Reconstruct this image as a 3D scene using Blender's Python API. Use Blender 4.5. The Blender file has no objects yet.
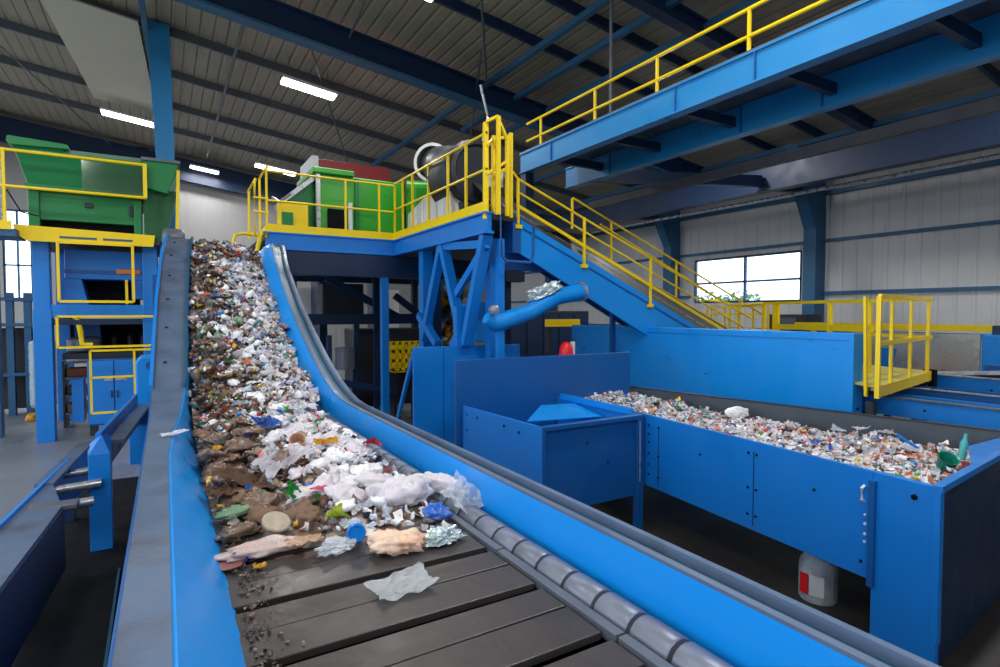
import bpy, bmesh, math, random
from mathutils import Vector, Matrix, noise
random.seed(7)
C = bpy.context.scene
COL = C.collection
PI = math.pi

# ------------------------------------------------------------------ camera
TH = math.radians(30.7); PT = math.radians(2.13); F = 564.0; H = 2.6
CR = Vector((math.cos(TH), -math.sin(TH), 0))
CF = Vector((math.sin(TH)*math.cos(PT), math.cos(TH)*math.cos(PT), -math.sin(PT)))
CU = Vector((math.sin(TH)*math.sin(PT), math.cos(TH)*math.sin(PT), math.cos(PT)))
cam = bpy.data.objects.new('camera', bpy.data.cameras.new('camera'))
COL.objects.link(cam); cam.location = (0, 0, H)
cam.rotation_euler = (PI/2 - PT, 0, -TH)
cam.data.sensor_width = 36; cam.data.lens = F*36/1000
cam.data.clip_start = .05; cam.data.clip_end = 300
C.camera = cam

def at(px, py, X=None, Y=None, Z=None):
    "survey helper: point of the photographed ray lying on a world plane"
    d = CF + CR*((px-500)/F) + CU*((333.5-py)/F)
    if X is not None: t = X/d.x
    elif Y is not None: t = Y/d.y
    else: t = (Z-H)/d.z
    return Vector((0, 0, H)) + d*t

# --------------------------------------------------------------- materials
def lin(c):
    return tuple(((v/255)/12.92 if v/255 <= .04045 else ((v/255+.055)/1.055)**2.4) for v in c) + (1,)

def mat(name, rgb, rough=.5, metal=0, dirt=0.0, dirt_rgb=(90, 80, 70), scale=6, bump=0, spec=.5, alpha=1, coat=0, attr=False, bscale=None):
    m = bpy.data.materials.new(name); m.use_nodes = True
    nt = m.node_tree; N = nt.nodes; L = nt.links
    b = N['Principled BSDF']
    b.inputs['Base Color'].default_value = lin(rgb)
    b.inputs['Roughness'].default_value = rough
    b.inputs['Metallic'].default_value = metal
    b.inputs['Specular IOR Level'].default_value = spec
    b.inputs['Coat Weight'].default_value = coat
    b.inputs['Alpha'].default_value = alpha
    tc = N.new('ShaderNodeTexCoord')
    no = N.new('ShaderNodeTexNoise'); no.inputs['Scale'].default_value = scale; no.inputs['Detail'].default_value = 5
    L.new(tc.outputs['Object'], no.inputs['Vector'])
    mr = N.new('ShaderNodeMapRange')
    mr.inputs['From Min'].default_value = .3; mr.inputs['From Max'].default_value = .7
    mr.inputs['To Min'].default_value = max(0, rough-.1); mr.inputs['To Max'].default_value = min(1, rough+.1)
    L.new(no.outputs['Fac'], mr.inputs['Value']); L.new(mr.outputs[0], b.inputs['Roughness'])
    if dirt > 0 or attr:
        mx = N.new('ShaderNodeMix'); mx.data_type = 'RGBA'
        mx.inputs['A'].default_value = lin(rgb); mx.inputs['B'].default_value = lin(dirt_rgb)
        if attr:
            at_ = N.new('ShaderNodeAttribute'); at_.attribute_name = 'Col'
            L.new(at_.outputs['Color'], mx.inputs['A'])
        r2 = N.new('ShaderNodeMapRange')
        r2.inputs['From Min'].default_value = .5; r2.inputs['From Max'].default_value = .75
        r2.inputs['To Min'].default_value = 0; r2.inputs['To Max'].default_value = dirt
        n2 = N.new('ShaderNodeTexNoise'); n2.inputs['Scale'].default_value = scale*.6; n2.inputs['Detail'].default_value = 8
        n2.inputs['Roughness'].default_value = .65
        L.new(tc.outputs['Object'], n2.inputs['Vector'])
        L.new(n2.outputs['Fac'], r2.inputs['Value']); L.new(r2.outputs[0], mx.inputs['Factor'])
        L.new(mx.outputs['Result'], b.inputs['Base Color'])
    if bump:
        bp = N.new('ShaderNodeBump'); bp.inputs['Strength'].default_value = bump; bp.inputs['Distance'].default_value = .01
        n3 = N.new('ShaderNodeTexNoise'); n3.inputs['Scale'].default_value = bscale or scale*4; n3.inputs['Detail'].default_value = 4
        L.new(tc.outputs['Object'], n3.inputs['Vector'])
        L.new(n3.outputs['Fac'], bp.inputs['Height']); L.new(bp.outputs[0], b.inputs['Normal'])
    return m

def emit(name, rgb, s):
    m = bpy.data.materials.new(name); m.use_nodes = True
    b = m.node_tree.nodes['Principled BSDF']
    b.inputs['Base Color'].default_value = lin(rgb)
    b.inputs['Emission Color'].default_value = lin(rgb); b.inputs['Emission Strength'].default_value = s
    return m

BLUE = mat('blue_paint', (12, 122, 212), .38, dirt=.12, dirt_rgb=(40, 90, 150), scale=3, bump=.03)
BLUEB = mat('bright_blue_paint', (8, 142, 232), .36, dirt=.1, dirt_rgb=(60, 120, 180), scale=3, bump=.03)  # copy of the blue with light put into the colour
BLUED = mat('deep_blue_paint', (16, 86, 156), .42, dirt=.15, dirt_rgb=(30, 50, 90), scale=3)  # copy of the blue with shade put in; also for darker parts
NAVY = mat('navy_paint', (14, 42, 78), .45, dirt=.2, dirt_rgb=(20, 28, 40), scale=3)
STEELB = mat('bluegrey_structural_paint', (38, 92, 132), .5, dirt=.15, dirt_rgb=(40, 60, 80), scale=2)
WALKB = mat('walkway_blue_paint', (26, 134, 200), .35, dirt=.15, dirt_rgb=(70, 120, 160), scale=1.5)
YEL = mat('yellow_paint', (246, 212, 0), .4, dirt=.12, dirt_rgb=(170, 130, 20), scale=6)
GREEN = mat('green_paint', (0, 122, 62), .4, dirt=.15, dirt_rgb=(10, 90, 60), scale=3)
GREENL = mat('leaf_green_paint', (52, 160, 44), .35, dirt=.15, dirt_rgb=(30, 110, 40), scale=3)
RED = mat('dark_red_paint', (140, 30, 36), .5)
REDB = mat('red_plastic', (226, 24, 30), .4)
GREYST = mat('grey_steel', (100, 108, 120), .42, metal=.35, dirt=.55, dirt_rgb=(92, 74, 64), scale=5, bump=.15)
FLANGE = mat('worn_flange_steel', (92, 112, 142), .42, metal=.3, dirt=.9, dirt_rgb=(70, 60, 60), scale=3.0, bump=.2)
LITEST = mat('light_steel', (176, 182, 190), .3, metal=.6, dirt=.3, dirt_rgb=(110, 110, 115), scale=8)
STAIN = mat('stainless_sheet', (190, 188, 182), .3, metal=.55, dirt=.3, dirt_rgb=(120, 110, 100), scale=2)
ROLL = mat('idler_roller_steel', (118, 126, 142), .42, metal=.3, dirt=.45, dirt_rgb=(84, 84, 88), scale=6)
SLAT = mat('conveyor_slat', (68, 64, 65), .4, metal=.3, dirt=.7, dirt_rgb=(66, 52, 44), scale=4, bump=.25)
RUBBER = mat('dark_rubber', (34, 34, 38), .65, dirt=.4, dirt_rgb=(60, 52, 48), scale=6, bump=.1)
BELT = mat('grey_belt_rubber', (72, 74, 82), .6, dirt=.3, dirt_rgb=(50, 50, 55), scale=3)
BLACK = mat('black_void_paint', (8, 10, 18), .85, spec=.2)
DARKM = mat('dark_machine_paint', (34, 40, 50), .5, dirt=.3, dirt_rgb=(60, 58, 56), scale=4)
WHITE = mat('white_panel', (214, 216, 220), .5, dirt=.2, dirt_rgb=(150, 150, 155), scale=3)
CEILP = mat('pale_ceiling_panel', (196, 190, 176), .7, dirt=.15, dirt_rgb=(160, 155, 145), scale=1)
ORANGE = mat('orange_plastic', (230, 120, 30), .5)
TEALP = mat('dark_teal_steel', (40, 92, 118), .4, metal=.3, dirt=.3, dirt_rgb=(60, 60, 60), scale=5)
GRIME = mat('caked_dirt', (58, 50, 46), .9, dirt=.8, dirt_rgb=(92, 78, 66), scale=20, bump=.6)
BINST = mat('bin_liner_steel', (78, 88, 98), .42, metal=.3, dirt=.5, dirt_rgb=(110, 112, 112), scale=3)

def sheet_mat(name, rgb, dirt_rgb, rib, axis, rough=.6, depth=.04):
    "profiled sheet: ribs every `rib` metres along the given axis, real bump and a joint line"
    m = mat(name, rgb, rough, dirt=.35, dirt_rgb=dirt_rgb, scale=.6)
    nt = m.node_tree; N = nt.nodes; L = nt.links
    b = N['Principled BSDF']; tc = N.new('ShaderNodeTexCoord')
    sx = N.new('ShaderNodeSeparateXYZ'); L.new(tc.outputs['Object'], sx.inputs[0])
    mu = N.new('ShaderNodeMath'); mu.operation = 'MULTIPLY'; mu.inputs[1].default_value = 1/rib
    L.new(sx.outputs[axis], mu.inputs[0])
    fr = N.new('ShaderNodeMath'); fr.operation = 'PINGPONG'; fr.inputs[1].default_value = .5
    L.new(mu.outputs[0], fr.inputs[0])
    mr = N.new('ShaderNodeMapRange'); mr.inputs['From Min'].default_value = .06; mr.inputs['From Max'].default_value = .16
    L.new(fr.outputs[0], mr.inputs['Value'])
    bp = N.new('ShaderNodeBump'); bp.inputs['Distance'].default_value = depth; bp.inputs['Strength'].default_value = .9
    L.new(mr.outputs[0], bp.inputs['Height']); L.new(bp.outputs[0], b.inputs['Normal'])
    return m
ROOFM = sheet_mat('profiled_roof_sheet', (152, 144, 131), (106, 99, 88), .32, 0)
WALLM = sheet_mat('white_wall_sheet', (196, 198, 202), (172, 174, 178), .42, 1, depth=.02)
WALLF = sheet_mat('far_wall_sheet', (150, 150, 152), (120, 120, 124), .9, 0, depth=.01)

def floor_mat():
    m = mat('painted_concrete_floor', (118, 123, 132), .35, dirt=.55, dirt_rgb=(92, 94, 100), scale=.5, bump=.02)
    return m
FLOORM = floor_mat()
GROUND = mat('outside_gravel', (150, 150, 140), .9)
LEAF = mat('tree_leaf', (64, 120, 60), .7, dirt=.5, dirt_rgb=(120, 170, 90), scale=3)
BARK = mat('tree_bark', (90, 74, 60), .9)
LAMP = emit('lamp_diffuser', (255, 252, 245), 9)

def glass_mat(name, tint, gl=.08):
    m = bpy.data.materials.new(name); m.use_nodes = True
    nt = m.node_tree; N = nt.nodes; L = nt.links; N.remove(N['Principled BSDF'])
    o = N['Material Output']
    t = N.new('ShaderNodeBsdfTransparent'); t.inputs[0].default_value = tint
    g = N.new('ShaderNodeBsdfGlossy'); g.inputs['Roughness'].default_value = .1
    x = N.new('ShaderNodeMixShader'); x.inputs[0].default_value = gl
    L.new(t.outputs[0], x.inputs[1]); L.new(g.outputs[0], x.inputs[2]); L.new(x.outputs[0], o.inputs[0])
    return m
GLASS = glass_mat('window_glass', (.95, .97, 1, 1))
SHIELD = glass_mat('clear_guard_sheet', (.75, .85, .8, 1), .12)

def film_mat(name, rgb, a=.6, rough=.3):
    return mat(name, rgb, rough, dirt=.3, dirt_rgb=tuple(int(v*.85) for v in rgb), scale=12, alpha=a, spec=.7, bump=1.0, bscale=26)

# ------------------------------------------------------------ mesh helpers
class MB:
    def __init__(s): s.bm = bmesh.new()
    def box(s, a, b, bev=0):
        a = Vector(a); b = Vector(b)
        lo = Vector(map(min, a, b)); hi = Vector(map(max, a, b))
        v = [s.bm.verts.new((x, y, z)) for x in (lo.x, hi.x) for y in (lo.y, hi.y) for z in (lo.z, hi.z)]
        for q in ((0,1,3,2),(4,6,7,5),(0,4,5,1),(2,3,7,6),(0,2,6,4),(1,5,7,3)): s.bm.faces.new([v[i] for i in q])
        return s
    def bar(s, p, q, w, h, up=(0, 0, 1)):
        "rectangular bar from p to q, w across, h along up"
        p = Vector(p); q = Vector(q); d = (q-p).normalized(); up = Vector(up)
        x = d.cross(up)
        if x.length < 1e-4: x = d.cross(Vector((0, 1, 0)))
        x.normalize(); u = x.cross(d).normalized()
        r = []
        for c in (p, q):
            r.append([s.bm.verts.new(c + x*(i*w/2) + u*(j*h/2)) for i, j in ((-1,-1),(1,-1),(1,1),(-1,1))])
        s._ring(r); return s
    def ibeam(s, p, q, w, h, up=(0, 0, 1), t=.02):
        p = Vector(p); q = Vector(q); d = (q-p).normalized(); up = Vector(up)
        x = d.cross(up).normalized(); u = x.cross(d).normalized()
        s.bar(p + u*(h/2-t/2), q + u*(h/2-t/2), w, t, up); s.bar(p - u*(h/2-t/2), q - u*(h/2-t/2), w, t, up)
        s.bar(p, q, t, h-2*t, up); return s
    def _ring(s, r, caps=True):
        n = len(r[0])
        for k in range(len(r)-1):
            for i in range(n):
                s.bm.faces.new((r[k][i], r[k][(i+1) % n], r[k+1][(i+1) % n], r[k+1][i]))
        if caps:
            s.bm.faces.new(list(reversed(r[0]))); s.bm.faces.new(r[-1])
    def tube(s, pts, rad, n=8, caps=True):
        pts = [Vector(p) for p in pts]
        rings = []
        for i, p in enumerate(pts):
            a = pts[max(i-1, 0)]; b = pts[min(i+1, len(pts)-1)]
            d = (b-a).normalized()
            x = d.cross(Vector((0, 0, 1)))
            if x.length < .05: x = d.cross(Vector((0, 1, 0)))
            x.normalize(); u = x.cross(d)
            rr = rad[i] if isinstance(rad, (list, tuple)) else rad
            rings.append([s.bm.verts.new(p + (x*math.cos(t)+u*math.sin(t))*rr) for t in [2*PI*k/n for k in range(n)]])
        s._ring(rings, caps); return s
    def lathe(s, prof, c=(0, 0, 0), n=20, axis=(0, 0, 1)):
        "prof: (radius, height) list"
        ax = Vector(axis).normalized(); c = Vector(c)
        x = ax.cross(Vector((0, 1, 0)))
        if x.length < .05: x = ax.cross(Vector((1, 0, 0)))
        x.normalize(); y = ax.cross(x)
        rings = [[s.bm.verts.new(c + ax*h + (x*math.cos(t)+y*math.sin(t))*max(r, .0005)) for t in [2*PI*k/n for k in range(n)]] for r, h in prof]
        s._ring(rings, True); return s
    def ring(s, prof, c, n, axis):
        "closed profile turned about an axis (open in the middle)"
        ax = Vector(axis).normalized(); c = Vector(c); x = ax.cross(Vector((0, 0, 1))).normalized(); y = ax.cross(x)
        rr = [[s.bm.verts.new(c + ax*h + (x*math.cos(t)+y*math.sin(t))*r) for t in [2*PI*k/n for k in range(n)]] for r, h in prof]
        rr.append(rr[0]); s._ring(rr, False); return s
    def prism(s, poly, off):
        "poly: 3D points in order; off: extrusion vector"
        off = Vector(off); a = [s.bm.verts.new(Vector(p)) for p in poly]; b = [s.bm.verts.new(Vector(p)+off) for p in poly]
        s._ring([a, b]); return s
    def hexa(s, bot, top):
        "solid between two quads"
        a = [s.bm.verts.new(Vector(p)) for p in bot]; b = [s.bm.verts.new(Vector(p)) for p in top]
        s._ring([a, b]); return s
    def loft(s, secs):
        r = [[s.bm.verts.new(Vector(p)) for p in sec] for sec in secs]
        s._ring(r); return s
    def build(s, name, m, parent=None, smooth=False, bev=0, origin=None):
        bmesh.ops.recalc_face_normals(s.bm, faces=s.bm.faces)
        me = bpy.data.meshes.new(name); s.bm.to_mesh(me); s.bm.free()
        me.materials.append(m)
        if smooth:
            for p in me.polygons: p.use_smooth = True
        o = bpy.data.objects.new(name, me); COL.objects.link(o)
        if bev:
            md = o.modifiers.new('bevel', 'BEVEL'); md.width = bev; md.segments = 2; md.limit_method = 'ANGLE'
            md.harden_normals = False
        if smooth:
            try: me.set_sharp_from_angle(angle=math.radians(40))
            except Exception: pass
        if parent is not None:
            o.parent = parent
            o.matrix_parent_inverse = Matrix.Translation(-parent.location)
        return o

def tag(o, label, cat, group=None, kind=None):
    o['label'] = label; o['category'] = cat
    if group: o['group'] = group
    if kind: o['kind'] = kind
    return o
def thing(name, loc, label, cat, group=None):
    o = bpy.data.objects.new(name, None); COL.objects.link(o); o.location = loc; o.empty_display_size = .1
    return tag(o, label, cat, group)
def struct(o): o['kind'] = 'structure'; return o

def lerp(a, b, t): return a + (b-a)*t
def interp(tab, y):
    if y <= tab[0][0]: return tab[0][1]
    for (a, va), (b, vb) in zip(tab, tab[1:]):
        if y <= b: return lerp(va, vb, (y-a)/(b-a))
    return tab[-1][1]
def V(*a): return Vector(a)

def bolts(mb, pts, n, r=.012, h=.008):
    n = Vector(n)
    for p in pts: mb.lathe([(r, 0), (r, h), (r*.6, h*1.4)], p, 6, n)

# ================================================================= SETTING
ROOF0, SL = 10.15, .13          # roof underside height at X=0, fall towards +X
def roof(x): return ROOF0 - SL*x
XL, XR, YF, YB = -9, 18, 31, -9
f = MB().box((XL, YB, -.15), (XR, YF, 0)).build('floor', FLOORM); struct(f)
f2 = MB().box((1.75, YB, 0), (12.5, 12, .012)).build('floor', mat('oily_dark_floor', (46, 42, 40), .55, dirt=.6, dirt_rgb=(84, 78, 72), scale=1.2, bump=.05)); struct(f2)  # darker slab over the floor on the machine side
g = MB().box((-60, -60, -.5), (90, 90, -.2)).build('ground', GROUND); struct(g)
m = MB(); m.hexa([(XL-.5, YB, roof(XL-.5)), (XR+.5, YB, roof(XR+.5)), (XR+.5, YF+.3, roof(XR+.5)), (XL-.5, YF+.3, roof(XL-.5))],
                 [(XL-.5, YB, roof(XL-.5)+.1), (XR+.5, YB, roof(XR+.5)+.1), (XR+.5, YF+.3, roof(XR+.5)+.1), (XL-.5, YF+.3, roof(XL-.5)+.1)])
struct(m.build('ceiling', ROOFM))
# right wall with one window opening
WY0, WY1, WZ0, WZ1 = 10.95, 15.25, 3.0, 4.62
m = MB()
m.box((XR, YB, 0), (XR+.15, WY0, 7.85)).box((XR, WY1, 0), (XR+.15, YF, 7.85))
m.box((XR, WY0, 0), (XR+.15, WY1, WZ0)).box((XR, WY0, WZ1), (XR+.15, WY1, 7.85))
struct(m.build('wall_right', WALLM))
# far wall with window openings at the left
m = MB()
FO = [(-5.75, -4.45, 3.1, 6.9), (-9, -7.2, 3.1, 6.6)]
m.box((-4.45, YF, 0), (XR+.1, YF+.15, 10.2)).box((-4.45, YF, 10.1), (-.5, YF+.15, 10.9)); m.box((-7.2, YF, 0), (-5.75, YF+.15, 11)); m.box((-5.75, YF, 0), (-4.45, YF+.15, 3.1)).box((-5.75, YF, 6.9), (-4.45, YF+.15, 11))
m.box((-9.1, YF, 0), (-7.2, YF+.15, 3.1)).box((-9.1, YF, 6.6), (-7.2, YF+.15, 11))
struct(m.build('wall_far', WALLF))
# left wall: low wall, piers and head over open loading bays; solid back wall
m = MB(); m.box((XL-.15, YB, 0), (XL, YF, .6)); m.box((XL-.15, YB, 8.2), (XL, YF, 11.3))
for y in (-9, -1, 7, 15, 23, 30.5): m.box((XL-.15, y, .6), (XL, y+.5, 8.2))
struct(m.build('wall_left', WALLM))
m = MB(); m.box((XL, YB-.15, 0), (XR, YB, 11))
struct(m.build('wall_back', WALLM))

def window(name, axis, c0, c1, z0, z1, wall, cols, rows):
    fr = MB()
    def pt(u, z): return V(wall, u, z) if axis == 'x' else V(u, wall, z)
    up = (1, 0, 0) if axis == 'x' else (0, 1, 0)
    for i in range(len(cols)): fr.bar(pt(cols[i], z0), pt(cols[i], z1), .07, .1, up)
    for z in rows: fr.bar(pt(c0, z), pt(c1, z), .1, .07, (0, 0, 1))
    o = fr.build(name, STEELB); struct(o)
    gl = MB()
    if axis == 'x': gl.box((wall+.02, c0, z0), (wall+.026, c1, z1))
    else: gl.box((c0, wall+.02, z0), (c1, wall+.026, z1))
    gl.build('pane', GLASS, o)
window('window_1', 'x', WY0, WY1, WZ0, WZ1, XR+.05, [WY0, 13.05, WY1], [WZ0, 3.72, WZ1])
window('window_2', 'y', -5.75, -4.45, 3.1, 6.9, YF+.05, [-5.75, -5.3, -4.85, -4.45], [3.1, 4.6, 6.9])
window('window_3', 'y', -9, -7.2, 3.1, 6.6, YF+.05, [-9, -8.1, -7.2], [3.1, 4.6, 6.6])

tn = [0]
def trim(mb, m):
    tn[0] += 1
    return struct(mb.build('trim_%d' % tn[0], m))
# wall girts on the right wall
for z, w in ((6.35, .12), (4.86, .09), (3.22, .09), (2.02, .07)):
    if z in (3.22,): segs = [(YB, WY0-.3), (WY1+.2, YF)]
    else: segs = [(YB, YF)]
    for a, b in segs: trim(MB().box((XR-.14, a, z-w/2), (XR, b, z+w/2)), STEELB)
# portal columns on the right wall with haunches
for y in (2.2, 10.35, 16.2, 24.5):
    mb = MB(); mb.box((XR-.55, y-.2, 0), (XR-.01, y+.2, 5.9))
    mb.prism([(XR-.54, y-.19, 5.2), (XR-.02, y-.19, 5.9), (XR-.02, y-.19, 7.7), (XR-1.6, y-.19, 7.7), (XR-1.2, y-.19, 6.4)], (0, .38, 0))
    trim(mb, STEELB)
# crane girder along Y, hung on brackets
mb = MB(); mb.ibeam((15, YB+.2, 6.5), (15, YF-.2, 6.5), .35, .85, t=.05); trim(mb, NAVY)
for y in (2.2, 10.35, 16.2, 24.5):
    mb = MB(); mb.bar((15.1, y, 6.3), (XR-.3, y, 6.5), .2, .3); trim(mb, NAVY)
# conduit under the crane girder
trim(MB().tube([(15.6, YB+.5, 6.0), (15.6, YF-1, 6.0)], .05), LITEST)
# rafters
def rafter(y, w=.3, h=.62, mm=NAVY, x0=XL, x1=XR-.2):
    mb = MB(); off = -h/2-.28
    mb.ibeam((x0, y, roof(x0)+off), (x1, y, roof(x1)+off), w, h, t=.05)
    return trim(mb, mm)
rafter(13.75); rafter(8.1, .26, .35); rafter(YF-.5, .3, 1.0); rafter(1.5, .3, .6)
mb = MB(); o_ = -.28-.62; mb.bar((XL, 13.75, roof(XL)+o_-.02), (XR-.2, 13.75, roof(XR-.2)+o_-.02), .36, .06); trim(mb, STEELB)
# purlins across, and long tie beams
for y in (15.4, 17.5, 20.5, 23.6, 26.6, 11.3, 9.7, 5.4, 3.2):
    x1 = XR-.2
    trim(MB().bar((XL, y, roof(XL)-.12), (x1, y, roof(x1)-.12), .09, .22), GREYST if y > 14.5 else NAVY)
for x, y0, y1 in ((7.65, 6, 24), (8.65, 5, 17), (9.75, 3, 16), (11.6, 2, 18), (13.3, 2, 20), (16.5, 1, 24)):
    trim(MB().bar((x, y0, roof(x)-.36), (x, y1, roof(x)-.36), .13, .13), STEELB)
trim(MB().bar((1.75, 14, roof(1.75)-.36), (1.75, 30, roof(1.75)-.36), .06, .06), GREYST)
# cross bracing rods under the roof
for a, b in (((3.0, 14.1), (7.2, 25)), ((4.9, 9.0), (7.6, 13.5)), ((-4.6, 18), (-1.9, 30)), ((6.6, 12), (9.4, 18)), ((3.4, 8.2), (3.9, 13.6))):
    trim(MB().tube([(a[0], a[1], roof(a[0])-.5), (b[0], b[1], roof(b[0])-.5)], .03, 6), GREYST)
# hanging blue column behind the hopper
mb = MB(); mb.hexa([(-.08, 17.3, 0), (.28, 17.3, 0), (.28, 17.6, 0), (-.08, 17.6, 0)], [(-.12, 17.3, 6.5), (.3, 17.3, 6.5), (.3, 17.7, 6.5), (-.12, 17.7, 6.5)]).hexa([(-.12, 17.3, 6.5), (.3, 17.3, 6.5), (.3, 17.7, 6.5), (-.12, 17.7, 6.5)], [(-.26, 17.2, roof(0)-.1), (.24, 17.2, roof(0)-.1), (.24, 17.75, roof(0)-.1), (-.26, 17.75, roof(0)-.1)])
trim(mb, mat('column_blue_paint', (30, 128, 190), .45))
# pale infill panel under the roof sheets, and its perforated edge rail
mb = MB(); z = lambda x: roof(x)-.26
mb.hexa([(-2.5, 17.2, z(-2.5)), (-.45, 17.2, z(-.45)), (-.1, 24.6, z(-.1)), (-2.0, 24.6, z(-2.0))], [(-2.5, 17.2, z(-2.5)+.04), (-.45, 17.2, z(-.45)+.04), (-.1, 24.6, z(-.1)+.04), (-2.0, 24.6, z(-2.0)+.04)])
trim(mb, CEILP)
mb = MB(); mb.bar((-.38, 14.5, roof(-.38)-.34), (-.02, 25, roof(0)-.34), .12, .12); trim(mb, STEELB)

# world
w = bpy.data.worlds.new('sky'); C.world = w; w.use_nodes = True
bg = w.node_tree.nodes['Background']; bg.inputs[0].default_value = (.86, .93, 1, 1); bg.inputs[1].default_value = 3.1

# trees outside the right window
for i, (x, y, s, lab) in enumerate(((33, 25.6, 2.2, 'small green tree seen through the right wall window, left of its mullion'), (33, 27.6, 1.9, 'pale green bush at the left end of the right wall window'), (33, 23.9, 2.0, 'low green tree seen in the window just above the yellow handrail'))):
    t = thing('tree', (x, y, -.2), lab, 'tree')
    MB().tube([(x, y, -.2), (x+.05, y, 1.2), (x, y+.1, 2.2)], [.12, .09, .05]).build('trunk', BARK, t)
    mb = MB(); R = random.Random(i)
    for k in range(260):
        a, b, c = R.gauss(0, .42), R.gauss(0, .42), R.gauss(0, .4)
        p = V(x+a*s*.8, y+b*s*.45, 3.1+c*s*.5); q = R.uniform(.12, .26)
        e = [V(R.uniform(-q, q), R.uniform(-q, q), R.uniform(-q, q)) for _ in range(3)]
        mb.prism([p+v for v in e], V(.01, .01, .02))
    mb.build('foliage', LEAF, t)

# ceiling lamps
LP = 230
ADDED_LAB = ['roof lamp over the aisle left of the main conveyor, nearest the green hopper', 'roof lamp over the aisle left of the camera', 'roof lamp straight above the long waste trough', 'roof lamp above and behind the foot of the main conveyor', 'roof lamp behind the near end of the high walkway', 'roof lamp between the high walkway and the right wall, nearer end', 'roof lamp between the high walkway and the right wall, before the window', 'roof lamp in the back left corner of the hall']
def lamp(x, y, ln, lab, wd=.42):
    zc = roof(x) - .75
    t = thing('ceiling_light', (x, y, zc), lab, 'light')
    d = V(1, 0, -SL).normalized(); c = V(x, y, zc)
    MB().bar(c-d*ln/2+V(0,0,.06), c+d*ln/2+V(0,0,.06), wd+.06, .07).build('housing', WHITE, t)
    MB().bar(c-d*(ln/2-.02), c+d*(ln/2-.02), wd, .05).build('diffuser', LAMP, t, bev=.01)
    mb = MB()
    for s in (-1, 1): mb.tube([c+d*s*ln*.35+V(0,0,.08), c+d*s*ln*.35+V(0,0,.74)], .008, 6)
    mb.build('hanger', GREYST, t)
    return t
lamp(3.64, 16.75, 1.5, 'bright tube lamp on the roof right of the tall blue column')
lamp(-1.0, 24.4, 1.62, 'bright tube lamp at the lower edge of the pale roof panel', .5)
lamp(4.3, 26.5, 1.7, 'tube lamp low on the roof just above the yellow rail of the central platform', .5)
lamp(1.7, 29.6, 1.2, 'smallest lamp, on the roof between the green hopper and the central platform')
lamp(4.45, 10.4, .5, 'short lamp cut by the top edge of the photo, above the centre', .35)

def lamp_light(x, y, p):
    l = bpy.data.lights.new('lamp_light', 'AREA'); l.shape = 'RECTANGLE'; l.size = 1.5; l.size_y = .4; l.energy = p; l.color = (1, .97, .93)
    o = bpy.data.objects.new('lamp_light', l); COL.objects.link(o); o.location = (x, y, roof(x)-.8); o.rotation_euler = (0, math.radians(7.4), 0)
for x, y, p in ((3.64, 16.75, LP), (-1.0, 24.4, LP), (4.3, 26.5, LP), (1.7, 29.6, LP/2), (4.45, 10.4, LP/2)): lamp_light(x, y, p)
for i, (x, y) in enumerate(((-3.5, 9), (-3.5, 2), (4.5, 3.5), (1, -3), (8, -3), (12.5, 3), (12.5, 11), (-4, -5))):  # extra fixtures, mostly out of view, added to brighten the hall
    lamp(x, y, 1.5, ADDED_LAB[i]); lamp_light(x, y, LP)

# ============================================================ MAIN CONVEYOR
FT = [(-2, 1.71), (5.3, 1.71), (5.6, 1.725), (5.9, 1.78), (6.2, 1.87), (6.5, 1.99), (6.8, 2.13), (7.2, 2.33), (9.6, 3.47), (9.9, 3.60), (10.2, 3.71), (10.5, 3.79), (10.8, 3.82), (11.0, 3.80)]
def zf(y): return interp(FT, y)                      # flange height
def zb(y): return zf(y) - .21                        # belt height
XI = [(-2, 0), (4.4, 0), (5.2, .06), (6.0, .13), (6.5, .17), (8, .235), (9.5, .32), (10.6, .41), (11, .43)]
XO = [(-2, -.137), (6, -.125), (8, -.08), (9.5, -.02), (10.6, .07), (11, .1)]
PB = [(-2, 1.50), (5.0, 1.50), (6.0, 1.44), (7, 1.28), (8, 1.25), (9.5, 1.26), (10.5, 1.34), (11, 1.42)]
PTt = [(-2, 1.50), (5.4, 1.50), (6.4, 1.46), (7.2, 1.43), (8.2, 1.44), (9.5, 1.5), (10.4, 1.6), (11, 1.62)]
RO = [(-2, 1.67), (6, 1.67), (7, 1.63), (8, 1.62), (9.4, 1.68), (10.6, 1.84), (11, 1.86)]
YS = [-2, 0, 1, 2, 3, 4, 4.8, 5.3, 5.6, 5.9, 6.2, 6.5, 6.8, 7.2, 7.6, 8, 8.4, 8.8, 9.2, 9.6, 9.9, 10.2, 10.5, 10.8, 11.0]
def edge_l(y): return max(.2, interp(XI, y)+.03)
def edge_r(y): return min(1.27, interp(PB, y)-.0)

conv = thing('waste_conveyor', (.75, 4, 0), 'long blue slat conveyor carrying the waste up from the foreground to the platform', 'conveyor')
# belt of slats
mb = MB()
y = -1.0; k = 0
while y < 10.9:
    x0, x1 = edge_l(y)-.01, 1.275
    gap = .052 if k % 2 else .012
    y1 = y + .205 - gap
    z0, z1 = zb(y), zb(y1)
    mb.hexa([(x0, y, z0-.03), (x1, y, z0-.03), (x1, y1, z1-.03), (x0, y1, z1-.03)], [(x0, y, z0-(.008 if k % 2 else 0)), (x1, y, z0), (x1, y1, z1), (x0, y1, z1)])
    y += .205; k += 1
mb.build('slat_belt', SLAT, conv, bev=.004)
mb = MB(); mb.loft([[(edge_l(y), y, zb(y)-.12), (1.3, y, zb(y)-.12), (1.3, y, zb(y)-.07), (edge_l(y), y, zb(y)-.07)] for y in YS])
mb.build('belt_bed', BLACK, conv)
# wear bar at the right belt edge
mb = MB(); yy = -1.0
while yy < 6:
    mb.box((1.285, yy, 1.47), (1.325, yy+.79, 1.515)); yy += .8
mb.build('wear_bar', GREYST, conv, bev=.004)
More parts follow.
